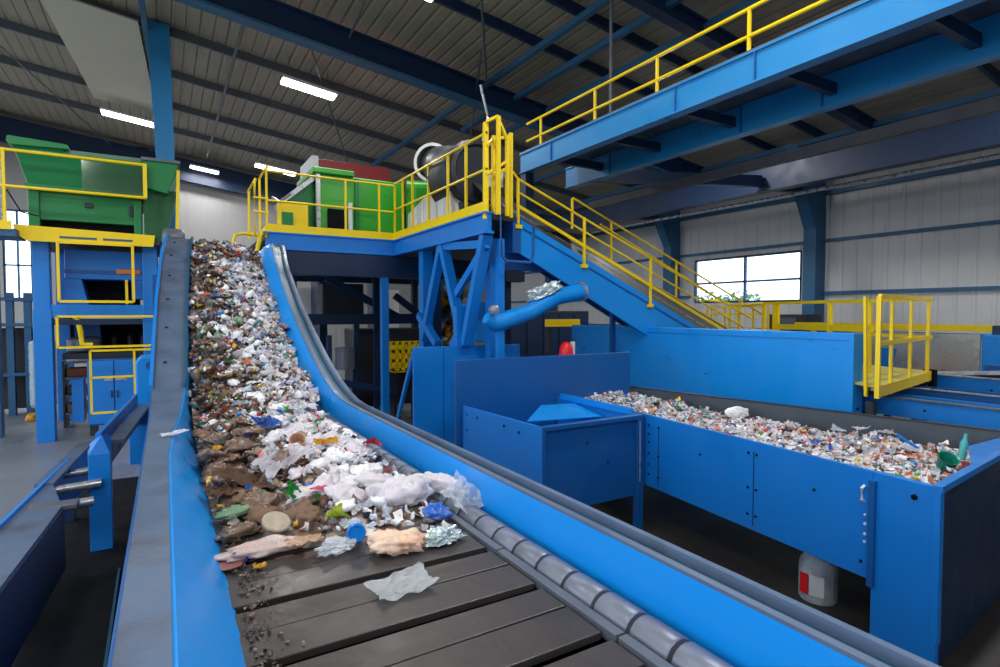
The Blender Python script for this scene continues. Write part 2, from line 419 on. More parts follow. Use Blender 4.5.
# idler rollers along the right side
yy = .3
while yy < 5.9:
    r = MB(); r.lathe([(.02, 0), (.066, .002), (.07, .008), (.07, .164), (.066, .17), (.02, .172)], (1.412, yy, 1.478), 20, (0, 1, 0))
    r.build('roller', ROLL, conv, smooth=True)
    yy += .187
MB().tube([(1.412, -1, 1.478), (1.412, 6.1, 1.478)], .02).build('roller_shaft', RUBBER, conv)
MB().box((1.33, -1, 1.36), (1.5, 6.1, 1.385)).build('roller_pan', BLACK, conv)
# right side panel (blue)
mb = MB(); mb.loft([[(interp(PB, y), y, zb(y)-.12), (interp(PB, y), y, zb(y)+.01), (interp(PTt, y), y, zf(y)), (interp(PTt, y)+.02, y, zf(y)-.01), (interp(PB, y)+.03, y, zb(y)-.12)] for y in YS])
mb.build('side_panel', BLUEB, conv, smooth=True)
# right flange with its channel
mb = MB()
sec = []
for y in YS:
    a = interp(PTt, y)+.002; b = interp(RO, y); w_ = b-a; z0 = zf(y)
    sec.append([(a, y, z0-.06), (a, y, z0+.012), (a+w_*.16, y, z0+.014), (a+w_*.18, y, z0-.012), (a+w_*.34, y, z0-.014), (a+w_*.36, y, z0-.03),
                (a+w_*.62, y, z0-.03), (a+w_*.66, y, z0+.012), (a+w_*.72, y, z0+.02), (a+w_*.78, y, z0+.012), (a+w_*.8, y, z0), (b, y, z0-.004), (b, y, z0-.06)])
tfl = mb.loft(sec).build('top_flange', FLANGE, conv)
mb = MB(); mb.loft([[(interp(PTt, y)+.155*(interp(RO, y)-interp(PTt, y))/.17*.62+.0, y, zf(y)-.029), (interp(PTt, y)+.36*(interp(RO, y)-interp(PTt, y)), y, zf(y)-.024), (interp(PTt, y)+.62*(interp(RO, y)-interp(PTt, y)), y, zf(y)-.024), (interp(PTt, y)+.62*(interp(RO, y)-interp(PTt, y)), y, zf(y)-.029)] for y in YS])
mb.build('channel_strip', TEALP, tfl)
# outer right plate, its unseen lower part carried down to cast shade
mb = MB(); mb.loft([[(interp(RO, y)-.03, y, max(.25, zf(y)-1.5) if y < 5.5 else zf(y)-.55), (interp(RO, y)-.03, y, zf(y)-.03), (interp(RO, y), y, zf(y)-.008), (interp(RO, y)+.008, y, zf(y)-.03), (interp(RO, y), y, max(.25, zf(y)-1.5) if y < 5.5 else zf(y)-.55)] for y in YS])
mb.build('outer_plate', BLUE, conv)
# left: sloping inner plate, flange, outer plate
mb = MB(); mb.loft([[(interp(XI, y), y, zf(y)), (interp(XI, y)+.012, y, zf(y)+.004), (edge_l(y)+.004, y, zb(y)-.01), (edge_l(y), y, zb(y)-.1), (interp(XI, y)-.01, y, zf(y)-.1)] for y in YS])
mb.build('side_panel', BLUEB, conv, smooth=True)
mb = MB(); mb.loft([[(interp(XO, y), y, zf(y)-.05), (interp(XO, y), y, zf(y)+.002), (interp(XI, y), y, zf(y)+.006), (interp(XI, y), y, zf(y)-.05)] for y in YS])
mb.build('top_flange', FLANGE, conv)
YI = [y for y in YS if y >= 6.2]
mb = MB(); mb.loft([[(interp(XI, y)-.01, y, zf(y)-.02), (interp(XI, y)-.01, y, zf(y)+.05), (interp(XI, y)+.012, y, zf(y)+.05), (interp(XI, y)+.012, y, zf(y)-.02)] for y in YI])
mb.build('edge_lip', TEALP, conv, smooth=True)
mb = MB(); mb.loft([[(interp(XO, y)-.025, y, zf(y)-.3), (interp(XO, y)-.025, y, zf(y)+.05), (interp(XO, y)+.006, y, zf(y)+.05), (interp(XO, y)+.006, y, zf(y)-.3)] for y in YI])
mb.build('edge_lip', BLUE, conv, smooth=True)
mb = MB(); mb.loft([[(interp(XO, y)-.01, y, max(.3, zf(y)-1.3) if y < 5.5 else zf(y)-.6), (interp(XO, y)-.012, y, zf(y)-.01), (interp(XO, y)+.01, y, zf(y)-.01), (interp(XO, y)+.01, y, max(.3, zf(y)-1.3) if y < 5.5 else zf(y)-.6)] for y in YS])
mb.build('outer_plate', BLUED, conv)
mb = MB(); bolts(mb, [(interp(XI, y)*.35+interp(XO, y)*.65, y, zf(y)+.004) for y in (6.7, 7.4, 8.1, 8.8, 9.5, 10.1)], (0, -.3, 1), .018, .012)
bolts(mb, [(interp(RO, y)-.05, y, zf(y)+.004) for y in (7.4, 8.6, 9.8)], (0, -.3, 1), .014, .01)
mb.build('bolt_row', RUBBER, tfl)
# head drum at the top and legs
MB().lathe([(.02, 0), (.16, .01), (.16, 1.0), (.02, 1.01)], (.42, 10.95, 3.42), 24, (1, 0, 0)).build('head_drum', RUBBER, conv, smooth=True)
for x in (-.1, 1.62):
    for y in (1.2, 5.0, 7.8, 9.8):
        MB().box((x-.05, y-.05, 0), (x+.05, y+.05, zf(y)-.4)).build('leg', BLUED, conv)

# rounded head cover at the left of the conveyor head
t = thing('conveyor_head_cover', (.2, 11.1, 3.6), 'light grey rounded cap at the upper left end of the blue conveyor wall', 'cover')
MB().lathe([(.03, 0), (.13, .015), (.17, .06), (.17, .28), (.13, .33), (.03, .34)], (-.02, 11.0, 3.84), 20, (1, 0, 0)).build('rounded_cap', GREYST, t, smooth=True)
MB().box((.0, 10.95, 3.45), (.32, 11.15, 3.86)).build('bearing_block', DARKM, t, bev=.02)

# ============================================================== HEAP
def heap_h(x, y):
    u = (x-.2)/1.07
    front = 2.45 + .3*math.sin(3*u+.5) + .12*math.sin(9*u)+(.35 if u < .3 else 0)
    h = max(0, min(1, (y-front)/1.2))**.7
    a = lerp(.10, .2, min(1, max(0, (y-3)/3)))
    if y > 9.4: a *= lerp(1, .5, (y-9.4)/1.5)
    prof = max(0, 1 - abs(2*u-1.0)**4)*.75+.25
    n = noise.noise(V(x*3, y*3, 0))*.35 + noise.noise(V(x*8, y*8, 3))*.22
    return h*a*(prof+n) + .0
PAL_W = [(225,228,238),(240,242,248),(200,206,222),(232,226,224),(214,222,236),(190,200,214),(246,246,250),(222,206,202)]
PAL_B = [(116,92,78),(92,72,62),(142,118,98),(70,58,54),(158,134,114),(104,98,96),(128,118,112),(60,56,58)]
PAL_C = [(28,92,190),(40,130,210),(60,170,70),(200,50,44),(228,120,60),(236,196,60),(30,40,70),(150,190,220),(235,150,160),(40,120,110),(120,60,50)]
def scrap_color(u, y, R):
    pb = .72 if u < .28 else (.32 if u < .5 else .13)
    if y > 9.3: pb = max(pb, .68)
    if y < 4 and u < .55: pb = max(pb, .6)
    r = R.random()
    if r < pb: c = R.choice(PAL_B)
    elif r < pb + .13: c = R.choice(PAL_C)
    else: c = R.choice(PAL_W)
    return c
_b = bmesh.new(); bmesh.ops.create_icosphere(_b, subdivisions=2, radius=1)
ICO_V = [v.co.copy() for v in _b.verts]; ICO_F = [[v.index for v in f_.verts] for f_ in _b.faces]; _b.free()
def add_scrap(bm, cl, R, c, s, col, sheet):
    rot = Matrix.Rotation(R.uniform(0, 6.28), 3, 'Z') @ Matrix.Rotation(R.gauss(0, .6), 3, 'X') @ Matrix.Rotation(R.gauss(0, .6), 3, 'Y')
    fs = []
    lc = lin(col)
    if sheet:
        n = 4; folds = [(R.uniform(0, 3.14), R.uniform(-.4, .4), R.uniform(.5, 1.1)) for _ in range(4)]
        g = []
        for i in range(n+1):
            row = []
            for j in range(n+1):
                x, y = i/n*2-1, j/n*2-1
                z = sum(a*abs(x*math.cos(t)+y*math.sin(t)-o) for t, o, a in folds)*.45 - .6
                row.append(bm.verts.new(c + rot @ V(x*s*R.uniform(.8, 1.1), y*s*.8*R.uniform(.8, 1.1), z*s*.8)))
            g.append(row)
        for i in range(n):
            for j in range(n): fs.append(bm.faces.new((g[i][j], g[i+1][j], g[i+1][j+1], g[i][j+1])))
    else:
        sx, sy, sz = R.uniform(.7, 1.5), R.uniform(.5, 1), R.uniform(.35, .8)
        v = []
        for q in ICO_V:
            k = R.uniform(.65, 1.25)*s*.75; v.append(bm.verts.new(c + rot @ V(q.x*sx*k, q.y*sy*k, q.z*sz*k)))
        fs = [bm.faces.new([v[i] for i in f_]) for f_ in ICO_F]
    for f_ in fs:
        for lp in f_.loops: lp[cl] = lc
WASTE = mat('mixed_waste', (200, 200, 200), .4, dirt=.25, dirt_rgb=(120, 104, 92), scale=20, attr=True, spec=.6)

def make_heap():
    R = random.Random(11); bm = bmesh.new(); cl = bm.loops.layers.float_color.new('Col')
    nx, ny = 26, 210; g = []
    for i in range(nx+1):
        row = []
        for j in range(ny+1):
            y = lerp(2.3, 10.85, j/ny); a, b = edge_l(y), (1.28 if y < 5.4 else min(1.33, interp(PB, y)+.03))
            x = lerp(a, b, i/nx); h = heap_h(x, y)
            row.append(bm.verts.new((x, y, zb(y)-.012+h)))
        g.append(row)
    for i in range(nx):
        for j in range(ny):
            q = (g[i][j], g[i+1][j], g[i+1][j+1], g[i][j+1]); f_ = bm.faces.new(q)
            c = lin(R.choice(PAL_B))
            for lp in f_.loops: lp[cl] = c
    n = 0
    while n < 6200:
        y = 2.5 + 8.3*R.random()**.85; u = R.random()
        a, b = edge_l(y)+.02, (1.27 if y < 5.0 else 1.34 if y < 6 else min(1.36, interp(PB, y)+.05))
        x = lerp(a, b, u); h = heap_h(x, y)
        if h < .02 and R.random() < .8: continue
        s = R.uniform(.022, .05)*(1.25 if y > 6 else .8)
        add_scrap(bm, cl, R, V(x, y, zb(y)+h+R.uniform(-.01, .03)), s, scrap_color(u, y, R), R.random() < .55)
        n += 1
    # fine grit along the left belt edge
    for k in range(380):
        y = R.uniform(1.0, 3.2); x = .22 + abs(R.gauss(0, .05))*(y*.5)
        add_scrap(bm, cl, R, V(x, y, zb(y)+.005), R.uniform(.004, .013), R.choice(PAL_B+[(40,36,34)]*6), False)
    me = bpy.data.meshes.new('waste_heap'); bm.to_mesh(me); bm.free(); me.materials.append(WASTE)
    o = bpy.data.objects.new('waste_heap', me); COL.objects.link(o)
    tag(o, 'loose small shredded plastic and paper waste spread over the blue slat conveyor', 'waste', kind='stuff')
make_heap()

# ------------------------------------------------ individual waste items
def crumple_mesh(name, m, seed, sx, sy, sz, n=14, amp=1.0, smooth=True):
    "closed crumpled bag / pouch: a sphere pushed about by ridged noise"
    R = random.Random(seed); bm = bmesh.new()
    bmesh.ops.create_uvsphere(bm, u_segments=n*2, v_segments=n, radius=1)
    off = V(R.uniform(0, 50), R.uniform(0, 50), R.uniform(0, 50))
    for v in bm.verts:
        p = v.co.copy()
        k = 1 + amp*(.34*(abs(noise.noise(p*1.6+off))*2-.5) + .2*(abs(noise.noise(p*3.7+off))*2-.4) + .08*noise.noise(p*9+off))
        v.co = V(p.x*sx*k, p.y*sy*k, p.z*sz*k)
        if v.co.z < -sz*.35: v.co.z = -sz*.35 + (v.co.z+sz*.35)*.2
    me = bpy.data.meshes.new(name); bm.to_mesh(me); bm.free(); me.materials.append(m)
    for p in me.polygons: p.use_smooth = smooth
    return me
def sheet_mesh(name, m, seed, sx, sy, amp, n=22, ragged=.18, smooth=False):
    "creased sheet with ragged edge and real thickness"
    R = random.Random(seed); bm = bmesh.new(); off = V(R.uniform(0, 50), R.uniform(0, 50), 0)
    folds = [(R.uniform(0, 3.14), R.uniform(-.7, .7), R.uniform(-.5, 1.0)) for _ in range(7)]
    g = []
    for i in range(n+1):
        row = []
        for j in range(n+1):
            x, y = i/n*2-1, j/n*2-1
            e = 1 + ragged*1.6*noise.noise(V(x*1.4, y*1.4, seed)) + ragged*.5*noise.noise(V(x*3.5, y*3.5, seed+9))
            z = sum(a*abs(x*math.cos(t)+y*math.sin(t)-o) for t, o, a in folds)*.3 + .25*noise.noise(V(x*3, y*3, 0)+off)
            row.append(bm.verts.new((x*sx*e, y*sy*e, (z)*amp)))
        g.append(row)
    zm = min(v.co.z for v in bm.verts)
    for v in bm.verts: v.co.z -= zm
    for i in range(n):
        for j in range(n): bm.faces.new((g[i][j], g[i+1][j], g[i+1][j+1], g[i][j+1]))
    bmesh.ops.solidify(bm, geom=bm.faces[:], thickness=.0015)
    me = bpy.data.meshes.new(name); bm.to_mesh(me); bm.free(); me.materials.append(m)
    for p in me.polygons: p.use_smooth = smooth
    return me
def put(name, me, loc, rot, label, cat, group=None, scale=1):
    o = bpy.data.objects.new(name, me); COL.objects.link(o); o.location = loc; o.rotation_euler = rot
    o.scale = (scale,)*3 if not isinstance(scale, tuple) else scale
    if label: tag(o, label, cat, group)
    return o

FILMW = film_mat('milky_film', (224, 220, 230), .85)
FILMN = film_mat('brownish_film', (122, 100, 86), .85, .25)
FILMC = film_mat('clear_film', (226, 234, 244), .5, .2)
FILMP = film_mat('pinkish_film', (212, 190, 184), .85)
PAPERO = mat('orange_brown_paper', (234, 204, 180), .55, dirt=.9, dirt_rgb=(204, 122, 66), scale=18, bump=.3)
PAPERB = mat('brown_paper', (118, 92, 74), .7, dirt=.5, dirt_rgb=(92, 70, 56), scale=12, bump=.3)
PLW = mat('white_plastic_film', (236, 238, 246), .3, dirt=.25, dirt_rgb=(180, 190, 206), scale=14, bump=.3)
PLB = mat('blue_plastic_film', (30, 96, 196), .3, dirt=.5, dirt_rgb=(200, 216, 240), scale=16)
PLG = mat('green_plastic_film', (36, 150, 62), .3, dirt=.4, dirt_rgb=(16, 84, 50), scale=12)
PLR = mat('red_wrapper', (206, 34, 40), .35, dirt=.4, dirt_rgb=(240, 220, 220), scale=16)
PLY = mat('yellow_wrapper', (232, 184, 60), .35, dirt=.5, dirt_rgb=(200, 110, 40), scale=14)
PLP = mat('pink_wrapper', (240, 130, 160), .35, dirt=.4, dirt_rgb=(250, 220, 226), scale=14)
PLL = mat('lime_wrapper', (190, 206, 60), .35, dirt=.5, dirt_rgb=(110, 130, 40), scale=22)
SILV = mat('silver_crinkle_film', (206, 222, 226), .2, metal=.5, dirt=.4, dirt_rgb=(70, 90, 80), scale=18, bump=.4)
BLK = mat('black_plastic', (36, 34, 38), .4)
TAN = mat('dirty_plastic', (170, 158, 140), .45, dirt=.6, dirt_rgb=(110, 92, 74), scale=14)
TIN = mat('tin_can', (190, 192, 196), .25, metal=.8)
PET = film_mat('clear_bottle_plastic', (200, 220, 240), .7, .12)
PETT = film_mat('teal_bottle_plastic', (80, 190, 190), .8, .15)
CAPB = mat('blue_cap_plastic', (0, 122, 214), .3)

def on_heap(px, py, dz=.0, zb0=1.56):
    p = at(px, py, Z=zb0); return V(p.x, p.y, zb(p.y)+heap_h(min(1.27, max(.2, p.x)), p.y)+dz)
S = sheet_mesh
# hero pieces near the head of the heap
hp = on_heap(402, 590, .002, 1.5)
put('film_scrap', S('film_scrap', FILMC, 3, .12, .07, .045), (hp.x, hp.y, 1.502), (0, 0, .1), 'clear crumpled plastic scrap lying alone on the dark belt slats', 'plastic scrap')
p = on_heap(402, 497, .05)
put('plastic_bag', crumple_mesh('plastic_bag', FILMW, 5, .16, .12, .1, 24, .75), p, (0, 0, -.2), 'large milky pinkish-white plastic bag at the front of the heap', 'plastic bag')
p = on_heap(440, 487, .06)
put('plastic_bag', crumple_mesh('plastic_bag', FILMW, 8, .17, .075, .07, 22, .7), p, (0, .15, -.7), 'long milky plastic bag lying behind the large bag, towards the rollers', 'plastic bag')
p = at(397, 539, Z=1.56)
put('paper_bag', crumple_mesh('paper_bag', PAPERO, 14, .12, .075, .055, 18, 1.1), (p.x, p.y, 1.54), (.1, 0, -.25), 'orange-brown crumpled paper bag at the front of the heap', 'paper bag')
p = on_heap(437, 513, .05)
put('wrapper', crumple_mesh('wrapper', PLB, 23, .08, .06, .05, 18, 1.0), p, (0, .3, .4), 'blue and white crumpled wrapper right of the large milky bag', 'wrapper')
p = on_heap(462, 500, .05)
put('film_scrap', S('film_scrap', FILMC, 31, .09, .11, .12), p, (.5, -.3, .5), 'clear torn film leaning on the rollers at the front right of the heap', 'plastic scrap')
p = at(442, 535, Z=1.54)
put('foil_pouch', crumple_mesh('foil_pouch', SILV, 25, .09, .05, .04, 20, 1.5, False), (p.x, p.y, 1.53), (0, 0, .1), 'silvery crinkled pouch beside the orange-brown paper bag', 'pouch')
def bottle_parts(t, m, capm, r=.035, L=.2, body='bottle_body'):
    l = t.location; ax = V(1, 0, 0)
    b = MB(); b.lathe([(.01, 0), (r*.85, .004), (r, .015), (r*.9, .03), (r, .045), (r*.88, L*.45), (r, L*.5), (r, L*.68), (r*.5, L*.86), (r*.4, L*.88), (r*.4, L*.95)], l, 16, ax)
    b.build(body, m, t, smooth=True)
    c = MB(); c.lathe([(r*.48, L*.93), (r*.5, L*.94), (r*.5, L*1.03), (r*.42, L*1.04)], l, 16, ax); c.build('cap', capm, t, smooth=True)
p = at(367, 531, Z=1.56)
t = thing('plastic_bottle', (0, 0, 0), 'clear squashed bottle with a big blue cap facing the camera', 'bottle')
MB().lathe([(.01, 0), (.034, .004), (.036, .03), (.03, .06), (.037, .09), (.034, .13), (.03, .15)], (0, 0, 0), 20, (0, 0, 1)).build('bottle_body', PET, t, smooth=True)
cb = MB(); cb.lathe([(.03, .145), (.042, .147), (.044, .15), (.044, .172), (.04, .176), (.034, .176), (.032, .172), (.01, .172)], (0, 0, 0), 24, (0, 0, 1)); cb.build('cap', CAPB, t, smooth=True)
t.location = (p.x-.02, p.y+.13, 1.555); t.rotation_euler = (math.radians(84), 0, math.radians(-14))
p = on_heap(372, 463, .03)
put('drink_carton', S('drink_carton', PLR, 44, .11, .04, .07), p+V(0, 0, .06), (.2, .3, .9), 'red and white torn strip of packaging by the rollers', 'packaging')
p = on_heap(366, 478, .02)
put('plastic_bag', crumple_mesh('plastic_bag', PLW, 45, .13, .08, .05, 16), p, (0, 0, .4), 'white crumpled bag under the red and white packaging strip', 'plastic bag')
p = at(275, 524, Z=1.57)
t = thing('pot_lid', (p.x, p.y, 1.56), 'round dirty beige pot lid at the front left of the heap', 'lid')
o = MB().lathe([(.02, 0), (.055, .003), (.066, .012), (.068, .03), (.062, .036), (.05, .034), (.035, .04), (.01, .041)], (0, 0, 0), 24, (0, 0, 1)).build('lid_disc', TAN, t, smooth=True)
o.matrix_parent_inverse = Matrix(); t.rotation_euler = (.5, .1, .2)
p = at(252, 549, Z=1.54)
put('plastic_sleeve', crumple_mesh('plastic_sleeve', FILMP, 51, .2, .06, .035, 18, .8), (p.x+.05, p.y, 1.53), (0, 0, .02), 'long pinkish translucent film sleeve across the front of the heap', 'plastic sleeve')
p = at(306, 540, Z=1.55)
put('paper_scrap', S('paper_scrap', PAPERO, 53, .075, .04, .06), (p.x, p.y, 1.53), (.3, 0, .15), 'orange flap of packaging at the right end of the pinkish sleeve', 'packaging')
p = on_heap(338, 540, .01)
put('film_scrap', crumple_mesh('film_scrap', FILMC, 55, .09, .05, .035, 16, 1.4, False), (p.x, p.y, 1.53), (0, 0, .3), 'greyish clear crumpled film left of the blue bottle cap', 'plastic scrap')
p = on_heap(303, 505, .03)
put('green_bag', S('green_bag', PLG, 57, .1, .045, .08), p, (.3, .3, -.5), 'dark green film bag in the middle of the front heap', 'plastic bag')
p = on_heap(235, 510, .03)
put('film_scrap', crumple_mesh('film_scrap', film_mat('dull_green_film', (110, 150, 116), .9), 58, .1, .05, .03, 14), p, (0, 0, .3), 'dull grey-green flattened film at the left of the front heap', 'plastic scrap')
p = on_heap(325, 501, .04)
put('wrapper', S('wrapper', PLP, 59, .075, .025, .05), p, (.2, 0, .2), 'bright pink torn wrapper in the middle of the front heap', 'wrapper')
p = on_heap(336, 519, .03)
put('wrapper', S('wrapper', PLL, 60, .05, .04, .07, n=12), p, (.2, 0, .2), 'lime green crumpled wrapper above the blue bottle cap', 'wrapper')
p = on_heap(283, 480, .05)
put('plastic_bag', S('plastic_bag', FILMW, 61, .16, .09, .12), p, (.3, -.2, .6), 'greyish-white torn bag standing up over the brown part of the heap', 'plastic bag')
p = on_heap(248, 487, .03)
put('paper_bag', S('paper_bag', PAPERB, 62, .15, .1, .12), p, (.2, .1, -.4), 'wide crumpled brown bag at the left of the front heap', 'paper bag')
p = on_heap(226, 497, .03)
put('paper_bag', S('paper_bag', PAPERB, 63, .1, .1, .1), p, (.1, .1, .4), 'brown crumpled paper against the left conveyor wall', 'paper bag')
p = on_heap(265, 446, .03)
put('plastic_bag', S('plastic_bag', PLB, 64, .09, .08, .08), p, (.2, .1, .4), 'bright blue crumpled bag in the upper middle of the flat heap', 'plastic bag')
p = on_heap(325, 459, .04)
put('wrapper', S('wrapper', PLY, 65, .09, .035, .06), p, (.3, .1, .1), 'yellow and orange wrapper near the rollers', 'wrapper')
p = on_heap(217, 461, .03)
put('wrapper', S('wrapper', PLY, 66, .035, .025, .04, n=10), p, (.2, .1, .4), 'small yellow scrap by the left conveyor wall', 'wrapper')
p = on_heap(262, 471, .05)
t = thing('bottle_cap', (p.x, p.y, p.z), 'small dull red bottle cap on the brown bags', 'cap')
MB().lathe([(.02, 0), (.028, .002), (.028, .018), (.02, .022)], p, 16, (.2, -.6, .7)).build('cap_disc', PLR, t, smooth=True)
p = on_heap(299, 460, .05)
t = thing('paper_cup', (p.x, p.y, p.z), 'brown paper cup lying with its mouth up in the heap', 'cup')
MB().lathe([(.035, 0), (.04, .001), (.055, .09), (.058, .092), (.052, .09), (.036, .01), (.01, .009)], p, 20, (-.2, -.6, .6)).build('cup_wall', mat('tan_cup_paper', (190, 150, 126), .6), t, smooth=True)
p = on_heap(342, 470, .02)
put('plastic_bag', crumple_mesh('plastic_bag', PLW, 67, .09, .05, .045, 14), p, (0, 0, .2), 'white pouch left of the red and white strip', 'plastic bag')
p = on_heap(352, 488, .02)
put('plastic_bag', crumple_mesh('plastic_bag', PLW, 68, .13, .06, .04, 14), p, (0, 0, -.1), 'flat white bag behind the large milky bag', 'plastic bag')
p = on_heap(303, 425, .03)
put('plastic_bag', S('plastic_bag', PLW, 69, .12, .07, .08), p, (.2, 0, 0), 'white sheet of plastic high on the flat part of the heap', 'plastic bag')
p = on_heap(314, 430, .05)
put('wrapper', S('wrapper', PLP, 70, .06, .05, .05), p, (.2, .2, 0), 'pink and white crumpled wrapper beside the rollers', 'wrapper')
p = at(222, 563, Z=1.52)
t = thing('plastic_tray', (p.x+.02, p.y, 1.505), 'flat dull red tray on the belt by the left wall', 'tray')
MB().lathe([(.02, 0), (.06, .002), (.078, .02), (.08, .022), (.07, .014), (.01, .008)], t.location, 20, (0, -.1, 1)).build('tray_dish', mat('dull_red_plastic', (150, 100, 96), .4, dirt=.5, dirt_rgb=(70, 50, 48)), t, smooth=True)
p = at(260, 568, Z=1.51)
put('wrapper', S('wrapper', PLY, 72, .025, .02, .03, n=8), (.0, 0, 0), (0, 0, 0), 'small orange scrap at the edge of the dull red tray', 'wrapper').location = (p.x, p.y, 1.51)
p = at(176, 435, Z=1.72)
put('paper_scrap', S('paper_scrap', PLW, 73, .09, .035, .04, n=10), (p.x, p.y, 1.722), (0, 0, .5), 'white paper scrap lying on the left conveyor flange', 'paper scrap')

# repeated items over the whole stream
kinds = [
 ('plastic_bag', [crumple_mesh('plastic_bag', PLW, 100+i, .075, .055, .04, 10) for i in range(3)], 46, 'crumpled white plastic bag among the small waste of the conveyor heap', 'plastic bag', 'white bags in the conveyor heap', (.25, 1)),
 ('film_scrap', [S('film_scrap', FILMC, 110+i, .08, .06, .08, 10) for i in range(3)], 40, 'small clear crumpled film scrap in the middle of the conveyor heap', 'plastic scrap', 'clear film in the conveyor heap', (.2, 1)),
 ('paper_scrap', [S('paper_scrap', PAPERB, 120+i, .085, .06, .07, 10) for i in range(3)], 46, 'dull brown paper scrap among the waste along the conveyor', 'paper scrap', 'brown paper in the conveyor heap', (0, .5)),
 ('blue_wrapper', [S('blue_wrapper', PLB, 130+i, .05, .035, .05, 8) for i in range(2)], 20, 'small blue wrapper caught in the conveyor heap', 'wrapper', 'small blue wrappers in the conveyor heap', (.15, .9)),
 ('green_wrapper', [S('green_wrapper', PLG, 140+i, .045, .035, .05, 8) for i in range(2)], 12, 'small green wrapper caught in the conveyor heap', 'wrapper', 'small green wrappers in the conveyor heap', (.25, .9)),
 ('red_wrapper', [S('red_wrapper', PLR, 150+i, .04, .03, .04, 8) for i in range(2)], 14, 'small red wrapper caught in the conveyor heap', 'wrapper', 'small red wrappers in the conveyor heap', (.1, .9)),
 ('orange_wrapper', [S('orange_wrapper', PLY, 160+i, .035, .03, .04, 8) for i in range(2)], 14, 'small yellow-orange wrapper caught in the conveyor heap', 'wrapper', 'yellow-orange wrappers in the conveyor heap', (.1, .9)),
 ('black_scrap', [crumple_mesh('black_scrap', BLK, 170+i, .06, .04, .025, 8) for i in range(2)], 18, 'small black plastic scrap along the left of the conveyor heap', 'plastic scrap', 'black scraps in the conveyor heap', (0, .3)),
]
kinds += [
 ('plastic_bag', [crumple_mesh('plastic_bag', mm_, 180+i, .1, .07, .05, 14, .9) for i, mm_ in enumerate((PLW, FILMW, FILMW))], 34, 'larger rumpled whitish bag on the flat front part of the conveyor heap', 'plastic bag', 'whitish bags on the flat part of the heap', (.38, .95)),
 ('brown_film', [crumple_mesh('brown_film', mm_, 190+i, .11, .075, .045, 14, .9) for i, mm_ in enumerate((FILMN, FILMN, PAPERB))], 30, 'rumpled brownish film on the flat front left of the conveyor heap', 'plastic film', 'brownish films on the flat part of the heap', (0, .42)),
]
RR = random.Random(5)
for nm, meshes, cnt, lab, cat, grp, (u0, u1) in kinds:
    for k in range(cnt):
        y = RR.uniform(2.95, 5.2) if grp.endswith('part of the heap') else RR.uniform(3.5, 10.2); u = RR.uniform(u0, u1)
        x = lerp(edge_l(y)+.05, min(1.25, interp(PB, y)-.02), u)
        s = RR.uniform(.75, 1.25)
        put(nm, RR.choice(meshes), (x, y, zb(y)+heap_h(x, y)+.012), (RR.gauss(0, .3)+(.45 if y > 6.3 else 0), RR.gauss(0, .3), RR.uniform(0, 6.28)), lab, cat, grp, s)

# ============================================================== RIGHT SIDE BINS
def slab(mb, a, b, z0, z1, t):
    "vertical plate from a to b (xy), thickness t to the right of a->b"
    a = V(*a); b = V(*b); d = (b-a).normalized(); n = V(d.y, -d.x)*t
    q = [(a.x, a.y), (b.x, b.y), (b.x+n.x, b.y+n.y), (a.x+n.x, a.y+n.y)]
    mb.hexa([(x, y, z0) for x, y in q], [(x, y, z1) for x, y in q]); return mb
A = (4.54, 1.75); B = (4.86, 4.80); Bf = (5.10, 7.1); D_ = (7.22, 2.05); E_ = (6.32, 7.1)
tr = thing('waste_trough', (5.2, 3.5, 0), 'long blue open trough filled with shredded plastic, right of the main conveyor', 'bin')
def pf(t_): return (lerp(A[0], B[0], t_), lerp(A[1], B[1], t_))
m1 = MB(); slab(m1, pf(.145), B, .56, 1.40, .03); slab(m1, B, Bf, .56, 1.40, .03); fpn = m1.build('front_panel', BLUE, tr, bev=.004)
m1 = MB(); slab(m1, A, pf(.145), .0, 1.40, .05); m1.build('corner_leg', BLUE, tr, bev=.006)
m1 = MB(); slab(m1, (D_[0]+.0, D_[1]), (E_[0], E_[1]), .75, 1.40, .04); m1.build('back_panel', BINST, tr)
m1 = MB(); slab(m1, (E_[0], E_[1]), (7.22+(E_[0]-7.22)*0-.0, 2.05), 1.395, 1.415, -.06); m1.build('back_rim', DARKM, tr)
m1 = MB(); m1.hexa([(4.6, 1.95, .95), (7.15, 2.2, .95), (6.3, 7, .95), (5.1, 7, .95)], [(4.6, 1.95, 1.0), (7.15, 2.2, 1.0), (6.3, 7, 1.0), (5.1, 7, 1.0)]); m1.build('trough_floor', BINST, tr)
m1 = MB(); m1.hexa([(4.57, 1.78, .05), (7.2, 2.08, .05), (7.2, 2.11, .05), (4.57, 1.81, .05)], [(4.57, 1.78, 1.37), (7.2, 2.08, 1.37), (7.2, 2.11, 1.37), (4.57, 1.81, 1.37)])
m1.build('end_panel', NAVY, tr)  # navy instead of blue puts the unlit end's shade into the colour
m1 = MB(); m1.bar((4.54, 1.76, 1.385), (7.22, 2.05, 1.385), .06, .05).bar((4.57, 1.765, .3), (4.57, 1.765, 1.37), .06, .05); m1.build('end_rim', BLUE, tr, bev=.004)
m1 = MB().prism([at(972, 466, Z=1.36), at(1030, 436, Z=1.36), at(1030, 430, Z=1.36), at(968, 446, Z=1.36)], (0, 0, -.012)); m1.build('end_shelf', BLUE, tr)
m1 = MB(); slab(m1, pf(.135), pf(.15), .52, 1.33, -.03); m1.build('joint_strip', BLUED, fpn)
m1 = MB()
for t_ in (.5, .93): 
    q = pf(t_); m1.box((q[0]-.004, q[1]-.004, .6), (q[0]+.01, q[1]+.004, 1.3))
m1.build('panel_seam', NAVY, fpn)
m1 = MB(); nf = (-1, .1, 0)
